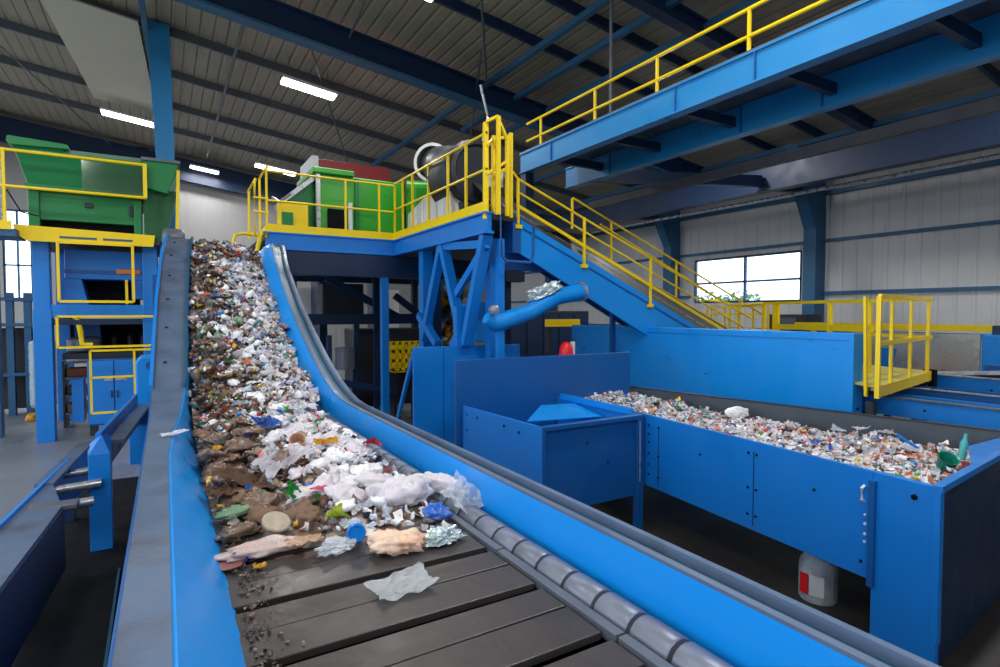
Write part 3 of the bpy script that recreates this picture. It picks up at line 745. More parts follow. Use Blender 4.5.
bolts(m1, [(pf(t_)[0], pf(t_)[1], z_) for t_ in (.49, .52, .93, .985) for z_ in (.7, .95, 1.28)] + [(pf(t_)[0], pf(t_)[1], 1.12) for t_ in (.3, .72)] + [(pf(.985)[0], pf(.985)[1], z_) for z_ in (.82, 1.08, 1.18)] + [(pf(.17)[0], pf(.17)[1], .68)], nf, .013)
bolts(m1, [(pf(.05)[0], pf(.05)[1], 1.29)], nf, .022, .012)
m1.build('bolt_row', BLACK, fpn)
m1 = MB(); h0 = pf(.165)
m1.tube([(h0[0]-.005, h0[1], 1.27), (h0[0]-.04, h0[1], 1.26), (h0[0]-.04, h0[1]+.0, 1.17), (h0[0]-.005, h0[1]-.0, 1.15)], .012); m1.build('handle', WHITE, fpn, smooth=True)
m1 = MB(); bolts(m1, [(h0[0], h0[1]-.01, z_) for z_ in (1.05, .98, .9, .84)], nf, .012, .006); m1.build('white_stud', WHITE, fpn)
for q in ((5.05, 6.9), (6.4, 6.9), (7.1, 2.3)): MB().box((q[0]-.05, q[1]-.05, 0), (q[0]+.05, q[1]+.05, .95)).build('leg', BLUED, tr)

# waste in the trough
def trough_z(x, y):
    return 1.19 + .09*max(0, 1-(y-1.9)/.9) + .10*noise.noise(V(x*1.6, y*1.6, 7)) + .04*noise.noise(V(x*6, y*6, 7)) + .05*(y-2)/5 + (.06 if y > 5.6 else 0)
def trough_x(y): return (lerp(4.62, 5.13, (y-2.1)/5), lerp(6.95, 6.3, (y-2.1)/5))
def make_trough():
    R = random.Random(3); bm = bmesh.new(); cl = bm.loops.layers.float_color.new('Col'); g = []
    for i in range(31):
        row = []
        for j in range(61):
            y = lerp(1.84, 7.0, j/60); a, b = trough_x(y); x = lerp(a, b, i/30)
            row.append(bm.verts.new((x, max(y, 1.84+.115*(x-4.57)), trough_z(x, y))))
        g.append(row)
    for i in range(30):
        for j in range(60):
            f_ = bm.faces.new((g[i][j], g[i+1][j], g[i+1][j+1], g[i][j+1])); c = lin(R.choice(PAL_B+PAL_W))
            for lp in f_.loops: lp[cl] = c
    for k in range(3600):
        y = R.uniform(1.86, 6.95); a, b = trough_x(y); x = lerp(a, b, R.uniform(.02, .98))
        if y < 1.9 + .115*(x-4.57): continue
        r = R.random(); col = R.choice(PAL_W) if r < .66 else (R.choice(PAL_C) if r < .8 else R.choice(PAL_B))
        if r > .9: col = R.choice([(222, 160, 130), (200, 130, 100), (210, 180, 190)])
        add_scrap(bm, cl, R, V(x, y, trough_z(x, y)+R.uniform(-.01, .03)), R.uniform(.018, .042), col, R.random() < .55)
    me = bpy.data.meshes.new('shredded_plastic'); bm.to_mesh(me); bm.free(); me.materials.append(WASTE)
    o = bpy.data.objects.new('shredded_plastic', me); COL.objects.link(o)
    tag(o, 'loose shredded white and pink plastic filling the long blue trough', 'waste', kind='stuff')
make_trough()
def on_tr(px, py, dz=.02):
    p = at(px, py, Z=1.3); return V(p.x, p.y, 1.25+dz)
p = on_tr(737, 412); 
t = put('foam_block', crumple_mesh('foam_block', PLW, 201, .17, .09, .09, 10, .5, False), (p.x, p.y, 1.28), (0, 0, -.3), 'white broken foam carton, largest piece at the back of the trough', 'foam piece')
for (px, py, s, lab, mm, sd) in ((884, 432, .1, 'white crumpled bag halfway along the trough', PLW, 203), (862, 428, .08, 'white bag with a pointed tip in the trough, left of the middle bag', PLW, 204), (910, 446, .075, 'white pointed scrap beside the blue straw in the trough', PLW, 205),
                            (838, 428, .07, 'clear scrap on top of the trough waste, left part of its near half', FILMC, 206), (790, 424, .07, 'rounded white bag on the trough waste, beside the foam carton', PLW, 207), (935, 456, .08, 'greyish film at the near end of the trough waste', FILMC, 208)):
    p = on_tr(px, py); put('plastic_bag', S('plastic_bag', mm, sd, s, s*.7, s*1.1, 12), p, (.3, .2, sd), lab, 'plastic bag')
p = on_tr(905, 452); put('wrapper', S('wrapper', PLR, 210, .07, .03, .05, 8), p, (.2, 0, -.3), 'red strip near the near end of the trough', 'wrapper')
p = on_tr(707, 412); put('wrapper', S('wrapper', PETT, 211, .07, .05, .08, 8), p, (.2, .2, -.3), 'turquoise scrap left of the white foam carton', 'wrapper')
p = on_tr(944, 465); t = thing('plastic_tub', (p.x, p.y, 1.28), 'teal green plastic tub at the near end of the trough', 'tub')
MB().lathe([(.05, 0), (.06, .005), (.075, .11), (.08, .115), (.07, .11), (.055, .02), (.01, .015)], t.location, 20, (-.3, -.4, .8)).build('tub_wall', mat('teal_tub_plastic', (20, 130, 110), .3), t, smooth=True)
p = on_tr(961, 460); t = thing('plastic_bottle', (p.x, p.y, 1.3), 'pale teal bottle sticking up at the near end of the trough', 'bottle')
MB().lathe([(.01, 0), (.03, .004), (.032, .05), (.028, .1), (.032, .15), (.014, .2), (.013, .215)], t.location, 16, (.1, -.1, 1)).build('bottle_body', PETT, t, smooth=True)
MB().lathe([(.016, .21), (.016, .235), (.012, .237)], t.location, 16, (.1, -.1, 1)).build('cap', PETT, t, smooth=True)
p = on_tr(913, 447); tag(MB().tube([p+V(-.06, .12, .14), p+V(.02, -.04, .02)], .014).build('plastic_strip', CAPB), 'bright blue plastic strip poking up from the trough waste', 'plastic strip')
p = on_tr(966, 463); put('paper_scrap', S('paper_scrap', PLP, 214, .07, .05, .06, 8), p, (.2, .2, .3), 'pale pink scrap last at the near end of the trough', 'paper scrap')
wm = [S('plastic_bag', PLW, 220+i, .055, .045, .06, 8) for i in range(3)]
for k in range(40):
    y = RR.uniform(2.8, 6.8); a, b = trough_x(y); x = lerp(a, b, RR.uniform(.05, .95))
    put('plastic_scrap', RR.choice(wm), (x, y, trough_z(x, y)+.01), (RR.gauss(0, .3), RR.gauss(0, .3), RR.uniform(0, 6.28)), 'small white crumpled scrap among the shreds in the long trough', 'plastic scrap', 'white scraps in the trough', RR.uniform(.7, 1.2))

# small bin
bn = thing('side_bin', (4.1, 5.6, 0), 'small square blue bin between the conveyor and the long trough', 'bin')
x0, x1, y0, y1, zt = 3.36, 4.82, 4.80, 6.46, 1.40
m1 = MB(); slab(m1, (3.28, y1), (x0, y0), .45, zt, -.03); m1.build('left_panel', BLUE, bn, bev=.004)
m1 = MB().box((x0+.05, y0+.04, .45), (x1-.06, y0+.06, zt-.05)); m1.build('front_panel', BLUED, bn)
m1 = MB().box((x0, y0, zt-.05), (x1, y0+.08, zt)).box((x0, y0, .45), (x0+.05, y0+.07, zt-.05)).box((x1-.1, y0, .0), (x1, y0+.07, zt-.05)); m1.build('front_frame', BLUED, bn, bev=.006)
m1 = MB().box((x1-.03, y0+.07, .45), (x1, y1, zt)); m1.build('right_panel', BLUE, bn)
m1 = MB().hexa([(3.36, y0+.1, .8), (x1-.05, y0+.1, .8), (x1-.05, y1, .95), (3.33, y1, .95)], [(3.36, y0+.1, .82), (x1-.05, y0+.1, .82), (x1-.05, y1, .97), (3.33, y1, .97)]); m1.build('chute_plate', BLUE, bn)
dq = [at(527, 422, Z=1.30), at(541, 406, Z=1.36), at(574, 404, Z=1.36), at(602, 417, Z=1.30)]
m1 = MB().prism(dq, (0, 0, .012)); m1.build('deflector_plate', BLUEB, bn)
m1 = MB().box((x1-.06, 4.95, 1.38), (x1-.03, y1-.1, 1.46)); m1.build('side_lip', BLUEB, bn)
m1 = MB(); bolts(m1, [(3.33, 5.2, 1.28), (3.32, 5.5, 1.3), (3.3, 6.1, 1.3), (3.29, 6.36, 1.3), (3.29, 6.36, 1.1)], (-1, 0, 0), .016); bolts(m1, [(4.0, y0+.04, 1.15), (4.3, y0+.04, .9)], (0, -1, 0), .012); m1.build('bolt_row', BLACK, bn)
MB().tube([(x1-.07, y0-.01, 1.33), (x1-.07, y0-.01, .62)], .008).build('latch_rod', LITEST, bn)
for q in ((3.33, 6.35), (4.77, 6.35), (3.4, 4.85)): MB().box((q[0]-.04, q[1]-.04, 0), (q[0]+.04, q[1]+.04, .46)).build('leg', BLUED, bn)

def panel(name, box, mm, lab, feet=(), cat='panel', seams=()):
    t = thing(name, ((box[0][0]+box[1][0])/2, (box[0][1]+box[1][1])/2, 0), lab, cat)
    MB().box(*box).build('plate', mm, t, bev=.006)
    for q in feet: MB().box((q[0]-.04, q[1]-.04, 0), (q[0]+.04, q[1]+.04, box[0][2])).build('leg', BLUED, t)
    if seams:
        s = MB()
        for a, b in seams: s.box(a, b)
        s.build('panel_seam', BLUED, t)
    return t
panel('screen_panel', ((3.2, 6.5, .35), (6.22, 6.56, 1.985)), BLUED, 'dark blue steel screen standing directly behind the small square bin', [(3.3, 6.53), (6.1, 6.53)])
panel('machine_cover', ((3.23, 8.0, .3), (5.14, 8.06, 2.07)), BLUE, 'mid blue box cover behind the dark blue screen, left under the trestle', [(3.35, 8.03), (5.0, 8.03)], 'machine cover', [((3.72, 7.992, .35), (3.73, 8.0, 2.05))])
t = panel('machine_cover', ((7.6, 3.9, 1.18), (7.84, 9.75, 2.33)), BLUEB, 'long bright blue panel behind the waste trough, left of the yellow access platform', [(7.72, 4.1), (7.72, 6.5), (7.72, 9.5)], 'machine cover', [((7.592, 3.95, 2.235), (7.6, 9.7, 2.24))])
m1 = MB(); bolts(m1, [(7.6, 4.1, 1.3), (7.6, 6.2, 1.6)], (-1, 0, 0), .015); bolts(m1, [(7.72, 3.9, 1.35)], (0, -1, 0), .02); m1.build('bolt_row', BLACK, t)

# jug under the trough
jp = V(5.05, 2.85, 0)
t = thing('water_jug', jp, 'cloudy white plastic jug with a red label on the floor under the long trough', 'jug')
MB().lathe([(.1, 0), (.15, .01), (.16, .03), (.16, .3), (.15, .36), (.1, .43), (.05, .47), (.045, .5)], jp, 24).build('jug_body', film_mat('cloudy_jug_plastic', (200, 208, 212), .93, .3), t, smooth=True)
MB().lathe([(.05, .48), (.05, .53), (.04, .535)], jp, 20).build('cap', WHITE, t, smooth=True)
MB().prism([(4.885, 2.84, .09), (4.885, 2.84, .27), (4.93, 2.73, .27), (4.93, 2.73, .09)], (-.006, -.004, 0)).build('label_patch', WHITE, t)
MB().prism([(4.885, 2.92, .09), (4.885, 2.92, .27), (4.882, 2.845, .27), (4.882, 2.845, .09)], (-.008, -.002, 0)).build('red_patch', REDB, t)

# ============================================================== TOWER (left)
tw = thing('tower_frame', (-1.2, 15.4, 0), 'blue steel tower with yellow rails under the left green hopper', 'steel frame')
FY, BY = 14.3, 17.0; LX, RX = -2.08, -.26
for (x, y) in ((LX-.02, FY+.14), (RX, FY+.14), (LX, BY), (RX, BY)):
    MB().box((x-.15, y-.14, 0), (x+.15, y+.14, 2.68)).build('leg', BLUE, tw, bev=.01)
    MB().box((x-.135, y-.13, 2.68), (x+.135, y+.13, 4.03)).build('leg', BLUE, tw, bev=.01)
for z0, z1 in ((2.5, 2.76),):
    MB().box((LX+.12, FY+.02, z0), (RX-.12, FY+.18, z1)).build('cross_beam', BLUE, tw)
    MB().box((LX, BY-.1, z0), (RX, BY+.1, z1)).build('cross_beam', BLUED, tw)
    for x in (LX, RX): MB().box((x-.1, FY+.3, z0), (x+.1, BY-.16, z1)).build('cross_beam', BLUED, tw)
MB().box((LX-.1, FY+.05, 2.35), (RX+.1, BY, 2.45)).build('deck', NAVY, tw)
MB().box((LX-.25, FY-.3, 4.03), (RX+.2, BY, 4.1)).build('deck', DARKM, tw)
m1 = MB(); m1.prism([(-2.45, FY-.32, 4.28), (-2.42, FY-.32, 4.1), (-2.25, FY-.32, 3.98), (-.18, FY-.32, 3.98), (-.15, FY-.32, 4.22)], (0, .08, 0)); m1.build('toe_board', YEL, tw)
m1 = MB(); m1.box((-1.75, FY-.335, 4.06), (-1.15, FY-.32, 4.1)).box((-1.05, FY-.335, 4.06), (-.55, FY-.32, 4.1)); m1.build('toe_board_slot', STEELB, tw)
def guard(parent, z0, z1, xa, xb, y, mids=(), name='guard_frame', w=.05):
    m = MB(); m.bar((xa, y, z0), (xa, y, z1), w, w).bar((xb, y, z0), (xb, y, z1), w, w).bar((xa, y, z0), (xb, y, z0), w, w).bar((xa, y, z1), (xb, y, z1), w, w)
    for k in mids: m.bar((xa, y, k), (xb, y, k), w, w)
    return m.build(name, YEL, parent)
guard(tw, 2.82, 3.98, -1.78, -.55, FY-.35)
guard(tw, 1.9, 2.52, -1.84, -.1, FY-.2, w=.045)
guard(tw, .62, 1.85, -1.27, -.1, FY-.75, mids=(1.32,), w=.04)
MB().bar((-.55, FY-.74, .8), (-.55, FY-.74, 1.86), .04, .04).build('guard_post', YEL, tw)
MB().tube([(-1.55, FY+.1, 2.5), (-1.5, FY+.1, 2.2), (-1.48, FY+.1, 1.95), (-1.3, FY+.1, 1.93)], .05).build('grab_rail', YEL, tw, smooth=True)
# access gallery with rails left of the tower
gl = thing('access_gallery', (-3.2, 14.0, 4), 'yellow railed gallery running left from the left green hopper', 'walkway')
MB().box((-5.5, 13.7, 4.02), (-2.36, 14.6, 4.16)).build('deck', STEELB, gl)
MB().box((-5.5, 13.66, 4.14), (-2.42, 13.7, 4.3)).build('toe_board', YEL, gl)
for z in (5.62, 4.95): MB().tube([(-5.5, 13.75, z), (-.28, 13.75, z-.0)], .03).build('handrail' if z > 5 else 'midrail', YEL, gl)
for x in (-5.4, -3.9, -2.52): MB().bar((x, 13.75, 4.1), (x, 13.75, 5.62), .05, .05).build('post', YEL, gl)
MB().bar((-.3, 13.75, 4.95), (-.3, 13.75, 5.64), .07, .07).build('post', YEL, gl)
MB().box((-1.35, 13.76, 4.98), (-.33, 13.77, 5.58)).build('guard_sheet', SHIELD, gl)
MB().tube([(-2.5, 13.85, 4.9), (-2.3, 13.85, 4.5), (-2.05, 13.9, 4.45)], .012).build('cable', BLACK, gl)
for x in (-5.2, -3.6): MB().box((x-.1, 14.1, 0), (x+.1, 14.3, 4.02)).build('leg', STEELB, gl)
t = thing('notice_board', (-2.85, 13.6, 4.4), 'pale board behind the yellow rails at the far left edge', 'board')
MB().box((-3.35, 13.95, 4.35), (-2.63, 13.99, 5.6)).build('board_sheet', WHITE, t); MB().box((-3.38, 13.99, 4.3), (-2.6, 14.03, 5.65)).build('board_frame', LITEST, t)

hp_ = thing('green_hopper', (-1.2, 15, 4.1), 'large green flared hopper on the blue tower at the left', 'hopper')
def flare(x0, x1, y0, y1, z0, X0, X1, Y0, Y1, z1):
    return MB().hexa([(x0, y0, z0), (x1, y0, z0), (x1, y1, z0), (x0, y1, z0)], [(X0, Y0, z1), (X1, Y0, z1), (X1, Y1, z1), (X0, Y1, z1)])
MB().box((-2.15, 14.15, 4.42), (-.42, 16.5, 5.02)).build('lower_body', GREEN, hp_, bev=.02)
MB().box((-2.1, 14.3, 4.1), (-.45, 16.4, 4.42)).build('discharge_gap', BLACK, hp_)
m1 = MB().box((-2.24, 14.1, 4.1), (-2.06, 14.4, 4.98)); m1.build('body_frame', GREEN, hp_, bev=.02); m1 = MB().box((-.52, 14.1, 4.1), (-.38, 14.4, 4.95)); m1.build('body_frame', GREEN, hp_, bev=.02)
flare(-2.22, -.36, 14.1, 16.5, 5.02, -2.4, -.34, 13.95, 16.8, 5.72).build('flared_body', GREEN, hp_, bev=.02)
m1 = MB().box((-2.28, 14.02, 4.98), (-.34, 14.14, 5.08)); m1.build('rib', GREEN, hp_, bev=.01)
m1 = MB().prism([(-2.5, 13.88, 5.83), (-2.48, 13.88, 5.93), (-1.58, 13.88, 5.88), (-1.55, 13.88, 5.78), (-2.45, 13.88, 5.75)], (0, 2.8, 0)); m1.build('top_lid', GREEN, hp_, bev=.02)
flare(-2.38, -1.65, 13.98, 16.8, 5.68, -2.42, -1.65, 13.93, 16.6, 5.78).build('lid_neck', GREEN, hp_)
flare(-1.65, -.34, 14.0, 16.8, 5.7, -1.65, -.34, 14.0, 16.8, 5.8).build('clear_guard_rim', mat('green_tint_rim', (90, 130, 112), .4), hp_)
m1 = MB().prism([(-.34, 13.9, 5.2), (.1, 13.9, 5.1), (.3, 13.9, 5.68), (.3, 13.9, 5.76), (-.34, 13.9, 5.76)], (0, 1.9, 0)); m1.build('spout_body', GREEN, hp_, bev=.015)
MB().box((-.36, 13.86, 5.75), (.34, 15.85, 5.81)).build('spout_rim', GREYST, hp_)
m1 = MB().prism([(-.34, 14.1, 4.1), (.0, 14.1, 4.1), (.28, 14.1, 5.2), (-.34, 14.1, 5.2)], (0, 1.5, 0)); m1.build('chute', mat('dark_green_paint', (8, 84, 44), .5), hp_)
m1 = MB(); m1.box((-1.35, 14.1, 4.72), (-1.22, 14.16, 4.82)).box((-.6, 14.1, 4.6), (-.54, 14.16, 4.82)); m1.build('latch', DARKM, hp_)
MB().bar((.25, 13.85, 4.2), (.3, 13.85, 5.6), .06, .06).build('yellow_post', YEL, hp_)

ub = thing('shredder_unit', (-1.15, 15.2, 2.8), 'blue hopper-mouthed unit in the upper bay of the left tower', 'machine')
m1 = MB(); m1.box((-1.78, 14.75, 3.3), (-.38, 16.4, 3.92)); m1.build('body', BLUE, ub, bev=.02)
m1 = MB(); m1.prism([(-1.78, 14.75, 2.72), (-1.38, 14.75, 2.72), (-1.5, 14.75, 3.3), (-1.78, 14.75, 3.3)], (0, 1.2, 0)); m1.build('cheek_plate', BLUE, ub); m1 = MB(); m1.prism([(-.62, 14.75, 2.9), (-.38, 14.75, 2.9), (-.38, 14.75, 3.3), (-.62, 14.75, 3.3)], (0, 1.2, 0)); m1.build('cheek_plate', BLUE, ub)
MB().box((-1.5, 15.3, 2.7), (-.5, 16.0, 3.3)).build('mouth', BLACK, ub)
MB().box((-1.78, 14.73, 3.42), (-.4, 14.75, 3.5)).build('stripe', BLUED, ub)
MB().box((-.88, 14.71, 3.44), (-.45, 14.74, 3.53)).build('orange_plate', ORANGE, ub)
MB().bar((-.7, 14.6, 2.78), (-.7, 14.6, 3.3), .05, .05).build('yellow_bar', YEL, ub)
lb = thing('sorting_machine', (-1.0, 15.6, 1.6), 'dark machinery in the middle bay of the left tower', 'machine')
MB().box((-1.85, 15.9, 1.5), (-.3, 16.6, 2.34)).build('body', BLACK, lb)
m1 = MB().prism([(-1.7, 15.2, 1.6), (-1.2, 15.2, 1.6), (-1.25, 15.2, 2.4), (-1.7, 15.2, 2.4)], (0, .5, 0)); m1.build('side_shield', BLUED, lb)
MB().lathe([(.05, 0), (.3, .02), (.3, .25), (.2, .3)], (-1.5, 14.9, 1.78), 20, (0, 0, 1)).build('drum', GREYST, lb, smooth=True)
for x in (-1.0, -.7, -.45): MB().lathe([(.03, 0), (.07, .02), (.05, .3), (.09, .34), (.02, .4)], (x, 15.4, 1.75), 12, (0, 0, 1)).build('spindle', DARKM, lb, smooth=True)
MB().box((-1.85, 14.7, 1.62), (-.3, 16.6, 1.74)).build('bed', DARKM, lb)
cbn = thing('control_cabinet', (-.9, 15.0, 0), 'blue two-door cabinet on the floor under the left tower', 'cabinet')
MB().box((-1.42, 14.45, .22), (-.48, 15.2, 1.62)).build('body', BLUED, cbn, bev=.015)
for a, b in ((-1.4, -.96), (-.94, -.5)): MB().box((a, 14.42, .26), (b, 14.45, 1.58)).build('door', BLUE, cbn, bev=.006)
door_ = [o for o in cbn.children if o.name.startswith('door')]
MB().box((-1.12, 14.405, 1.16), (-.97, 14.42, 1.26)).build('label_plate', LITEST, door_[0]); MB().box((-.93, 14.405, 1.16), (-.72, 14.42, 1.26)).build('label_plate', LITEST, door_[1])
for d_, x_ in zip(door_, (-1.0, -.9)): MB().box((x_-.012, 14.39, .8), (x_+.012, 14.42, .95)).build('handle', DARKM, d_)
MB().box((-1.7, 14.6, .3), (-1.5, 15.1, 1.2)).build('side_box', BLUE, cbn)
for q in (-1.35, -.55): MB().box((q-.05, 14.5, 0), (q+.05, 15.1, .22)).build('foot', DARKM, cbn)
t = thing('parts_rack', (-1.75, 16.0, 0), 'low open rack of brown and white goods behind the front left tower leg', 'rack')
for z in (.3, .7, 1.1, 1.45): MB().box((-2.0, 15.8, z), (-1.45, 16.4, z+.04)).build('shelf', GREYST, t)
for x in (-2.0, -1.48): MB().box((x, 15.8, 0), (x+.04, 16.4, 1.5)).build('upright', DARKM, t)
for i, (z, mm, lab) in enumerate(((.34, PAPERB, 'brown lump on the lowest shelf of the open rack'), (.74, DARKM, 'dark crate on the second shelf of the open rack'), (1.14, mat('rust_brown', (130, 70, 50), .7), 'rust-brown crate on the third shelf of the open rack'), (1.49, WHITE, 'white sack on top of the open rack'))):
    tag(MB().box((-1.93, 15.85, z), (-1.53, 16.3, z+.2)).build('crate', mm, bev=.03), lab, 'crate')

# bits at the far left: column, pipes and shelving by the far windows
t = thing('storage_rack', (-4.0, 18.5, 0), 'tall blue-grey rack standing at the far left under the window', 'rack')
for x in (-4.6, -3.35, -3.0): MB().box((x-.07, 18.4, 0), (x+.07, 18.6, 3.1)).build('upright', STEELB, t)
for z in (1.0, 2.25, 2.9): MB().box((-4.6, 18.35, z), (-2.6, 19.1, z+.08)).build('shelf', STEELB, t)
MB().box((-4.5, 19.0, .1), (-2.6, 19.1, 2.2)).build('back_sheet', DARKM, t)
tag(MB().box((-3.0, 18.3, .15), (-2.45, 18.9, 1.9)).build('wrapped_bale', film_mat('pale_wrapped_film', (170, 190, 200), 1), bev=.1), 'pale film-wrapped upright bundle left of the tower leg', 'bundle')
for i, (x, lab) in enumerate(((-3.7, 'orange lump on the floor at the far left, nearer the edge'), (-2.75, 'orange lump on the floor beside the wrapped bundle'))):
    put('orange_block', crumple_mesh('orange_block', mat('ochre_plastic', (214, 150, 30), .6), 300+i, .22, .15, .14, 10), (x, 17.4, .05), (0, 0, i), lab, 'block')
tag(MB().box((-3.25, 15.2, 0), (-2.95, 15.5, 4.0)).build('steel_column', STEELB), 'blue-grey column at the far left edge under the gallery', 'column')

# ============================================================== LEFT LOW FRAME
lf = thing('side_channel', (-1.0, 6, 0), 'low blue channel frame with a pale top plate at the lower left corner', 'steel frame')
Zl = .85
o0, o1 = at(-40, 566, Z=Zl), at(86, 444, Z=Zl); i0, i1 = at(-40, 640, Z=Zl), at(62, 506, Z=Zl)
far = at(93, 444, Z=Zl)
m1 = MB(); m1.hexa([(o0.x, o0.y, Zl-.02), (i0.x, i0.y, Zl-.02), (i1.x, i1.y, Zl-.02), (o1.x-.12, lerp(o0.y, o1.y, .55), Zl-.02)], [(o0.x, o0.y, Zl), (i0.x, i0.y, Zl), (i1.x, i1.y, Zl), (o1.x-.12, lerp(o0.y, o1.y, .55), Zl)])
m1.build('top_plate', FLANGE, lf)
m1 = MB(); m1.bar(o0+V(0, 0, -.25), V(o1.x, o1.y, Zl-.25), .03, .56); m1.build('outer_web', BLUE, lf)
m1 = MB(); m1.bar(V(o1.x-.15, lerp(o0.y, o1.y, .5), Zl+.0), V(o1.x+.02, o1.y, Zl+.03), .16, .03); m1.build('top_plate', FLANGE, lf)
m1 = MB(); m1.bar(i0+V(0, 0, -.3), V(i1.x, i1.y, Zl-.3), .03, .56); m1.build('inner_web', NAVY, lf)
for k in range(3):
    y = i1.y + .15 + k*.75
    m1 = MB(); m1.tube([(-1.05, y, Zl-.06-.02*k), (-.62, y+.06, Zl-.05-.02*k)], .045, 10); m1.build('cross_tube', LITEST, lf, smooth=True)
m1 = MB(); m1.box((-1.08, i1.y-.02, Zl-.04), (-.72, i1.y+.16, Zl+.012)); m1.build('end_cap', GREYST, lf, bev=.01)
for y in (3.6, 5.8, 8.6): MB().box((-1.1, y-.05, 0), (-1.0, y+.05, Zl-.3)).build('leg', NAVY, lf)
ps = thing('side_post', (-.6, 6.9, 0), 'stout blue post with a chamfered top beside the left conveyor flange', 'post')
pb = at(102, 548, Z=.05)
m1 = MB(); w2 = .1
x_, y_ = pb.x, pb.y
m1.loft([[(x_-w2, y_-.03, 0.03), (x_+w2, y_-.03, 0.03), (x_+w2, y_+.15, 0.03), (x_-w2, y_+.15, 0.03)], [(x_-w2, y_-.03, 1.08), (x_+w2, y_-.03, 1.08), (x_+w2, y_+.15, 1.08), (x_-w2, y_+.15, 1.08)],
         [(x_-w2*.8, y_+.05, 1.2), (x_+w2*.2, y_+.02, 1.28), (x_+w2, y_+.15, 1.24), (x_-w2, y_+.15, 1.16)]])
m1.build('post_body', BLUE, ps, bev=.006)
m1 = MB(); m1.bar((x_-.02, y_+.1, 1.2), (-.42, 10.6, 1.23), .05, .16); m1.build('upper_rail', BLUE, ps)
m1 = MB(); m1.bar((x_+.13, y_+.3, 1.14), (-.3, 10.5, 1.14), .16, .04); m1.build('pale_rail', FLANGE, ps)
m1 = MB(); m1.bar((x_+.06, y_+.1, 1.03), (-.38, 10.2, 1.03), .03, .25); m1.build('inner_rail', BLUED, ps)
m1 = MB(); m1.box((-.5, 10.1, .3), (-.18, 10.5, 1.15)); m1.build('end_block', BLUE, ps, bev=.01)
dp = thing('drip_pan', (-.5, 4.5, 0), 'dark steel floor pan with a teal edge between the left frame and the conveyor', 'pan')
MB().box((-1.35, .2, .0), (-.14, 10.4, .04)).build('pit_cover', BLACK, dp)  # black sheets stand in for the shade between frame and conveyor
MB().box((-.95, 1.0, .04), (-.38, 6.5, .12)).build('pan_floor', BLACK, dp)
MB().bar((-.36, 1.0, .14), (-.42, 6.4, .14), .02, .06).build('pan_edge', TEALP, dp)
t = thing('motor_housing', (-.33, 10.9, 0), 'bright blue rounded housing on the floor between the cabinet and the conveyor', 'housing')
MB().prism([(-.45, 11.3, 0), (-.02, 11.3, 0), (-.02, 11.3, 1.75), (-.1, 11.3, 1.85), (-.38, 11.3, 1.85), (-.45, 11.3, 1.75)], (0, .6, 0)).build('shell', BLUEB, t, bev=.03)
MB().lathe([(.02, 0), (.07, .003), (.07, .02), (.02, .022)], (-.23, 11.3, 1.7), 16, (0, -1, 0)).build('port', BLUED, t)

# ============================================================== CENTRAL PLATFORM
pl = thing('central_platform', (4, 11, 0), 'raised blue platform with yellow guardrails at the head of the conveyor', 'platform')
DZ = 4.06
m1 = MB().box((1.62, 11.1, DZ-.1), (7.2, 14.6, DZ-.02)).box((4.12, 7.75, DZ-.1), (6.4, 11.1, DZ-.02)).box((4.12, 7.2, DZ-.1), (4.55, 7.75, DZ-.02)); m1.build('deck', DARKM, pl)
m1 = MB().box((1.6, 11.0, DZ-.30), (4.1, 11.1, DZ)).box((1.55, 10.97, DZ-.31), (4.15, 11.12, DZ-.27)).box((1.55, 10.97, DZ-.02), (4.15, 11.12, DZ+.01)); m1.build('front_beam', BLUE, pl, bev=.004)
m1 = MB().box((4.05, 7.19, DZ-.30), (4.13, 11.05, DZ)).box((4.0, 7.17, DZ-.31), (4.16, 11.05, DZ-.27)).box((4.0, 7.17, DZ-.02), (4.16, 11.05, DZ+.01)); m1.build('side_beam', BLUE, pl, bev=.004)
MB().box((1.6, 11.0, DZ-.75), (7.2, 11.35, DZ-.32)).build('deep_beam', NAVY, pl); MB().box((1.6, 14.2, DZ-.7), (7.2, 14.5, DZ-.1)).build('deep_beam', NAVY, pl)
m1 = MB().box((1.6, 10.98, DZ+.01), (4.07, 11.0, DZ+.15)); m1.build('toe_board', YEL, pl)
m1 = MB().box((4.03, 7.19, DZ+.01), (4.05, 11.0, DZ+.16)); m1.build('toe_board', YEL, pl)
def hrail(parent, pts, hts, names, r=.02):
    return [MB().tube([V(*p)+V(0, 0, h) for p in pts], r).build(nm, YEL, parent, smooth=True) for h, nm in zip(hts, names)][0]
hr1 = hrail(pl, [(1.62, 11.0, DZ), (4.05, 11.0, DZ)], (1.1, .57), ('handrail', 'midrail'))
hr2 = hrail(pl, [(4.05, 11.0, DZ), (4.05, 7.2, DZ)], (1.14, .62), ('handrail', 'midrail'))
for x in (1.62, 3.05, 3.72, 4.05): MB().bar((x, 11.0, DZ), (x, 11.0, DZ+1.1), .036, .036).build('post', YEL, hr1)
for y in (10.55, 10.05, 9.3, 8.5, 7.85): MB().bar((4.05, y, DZ), (4.05, y, DZ+1.12), .036, .036).build('post', YEL, hr2)
MB().box((4.02, 7.2, DZ-.1), (4.09, 7.27, DZ+1.3)).build('corner_post', YEL, pl, bev=.01)
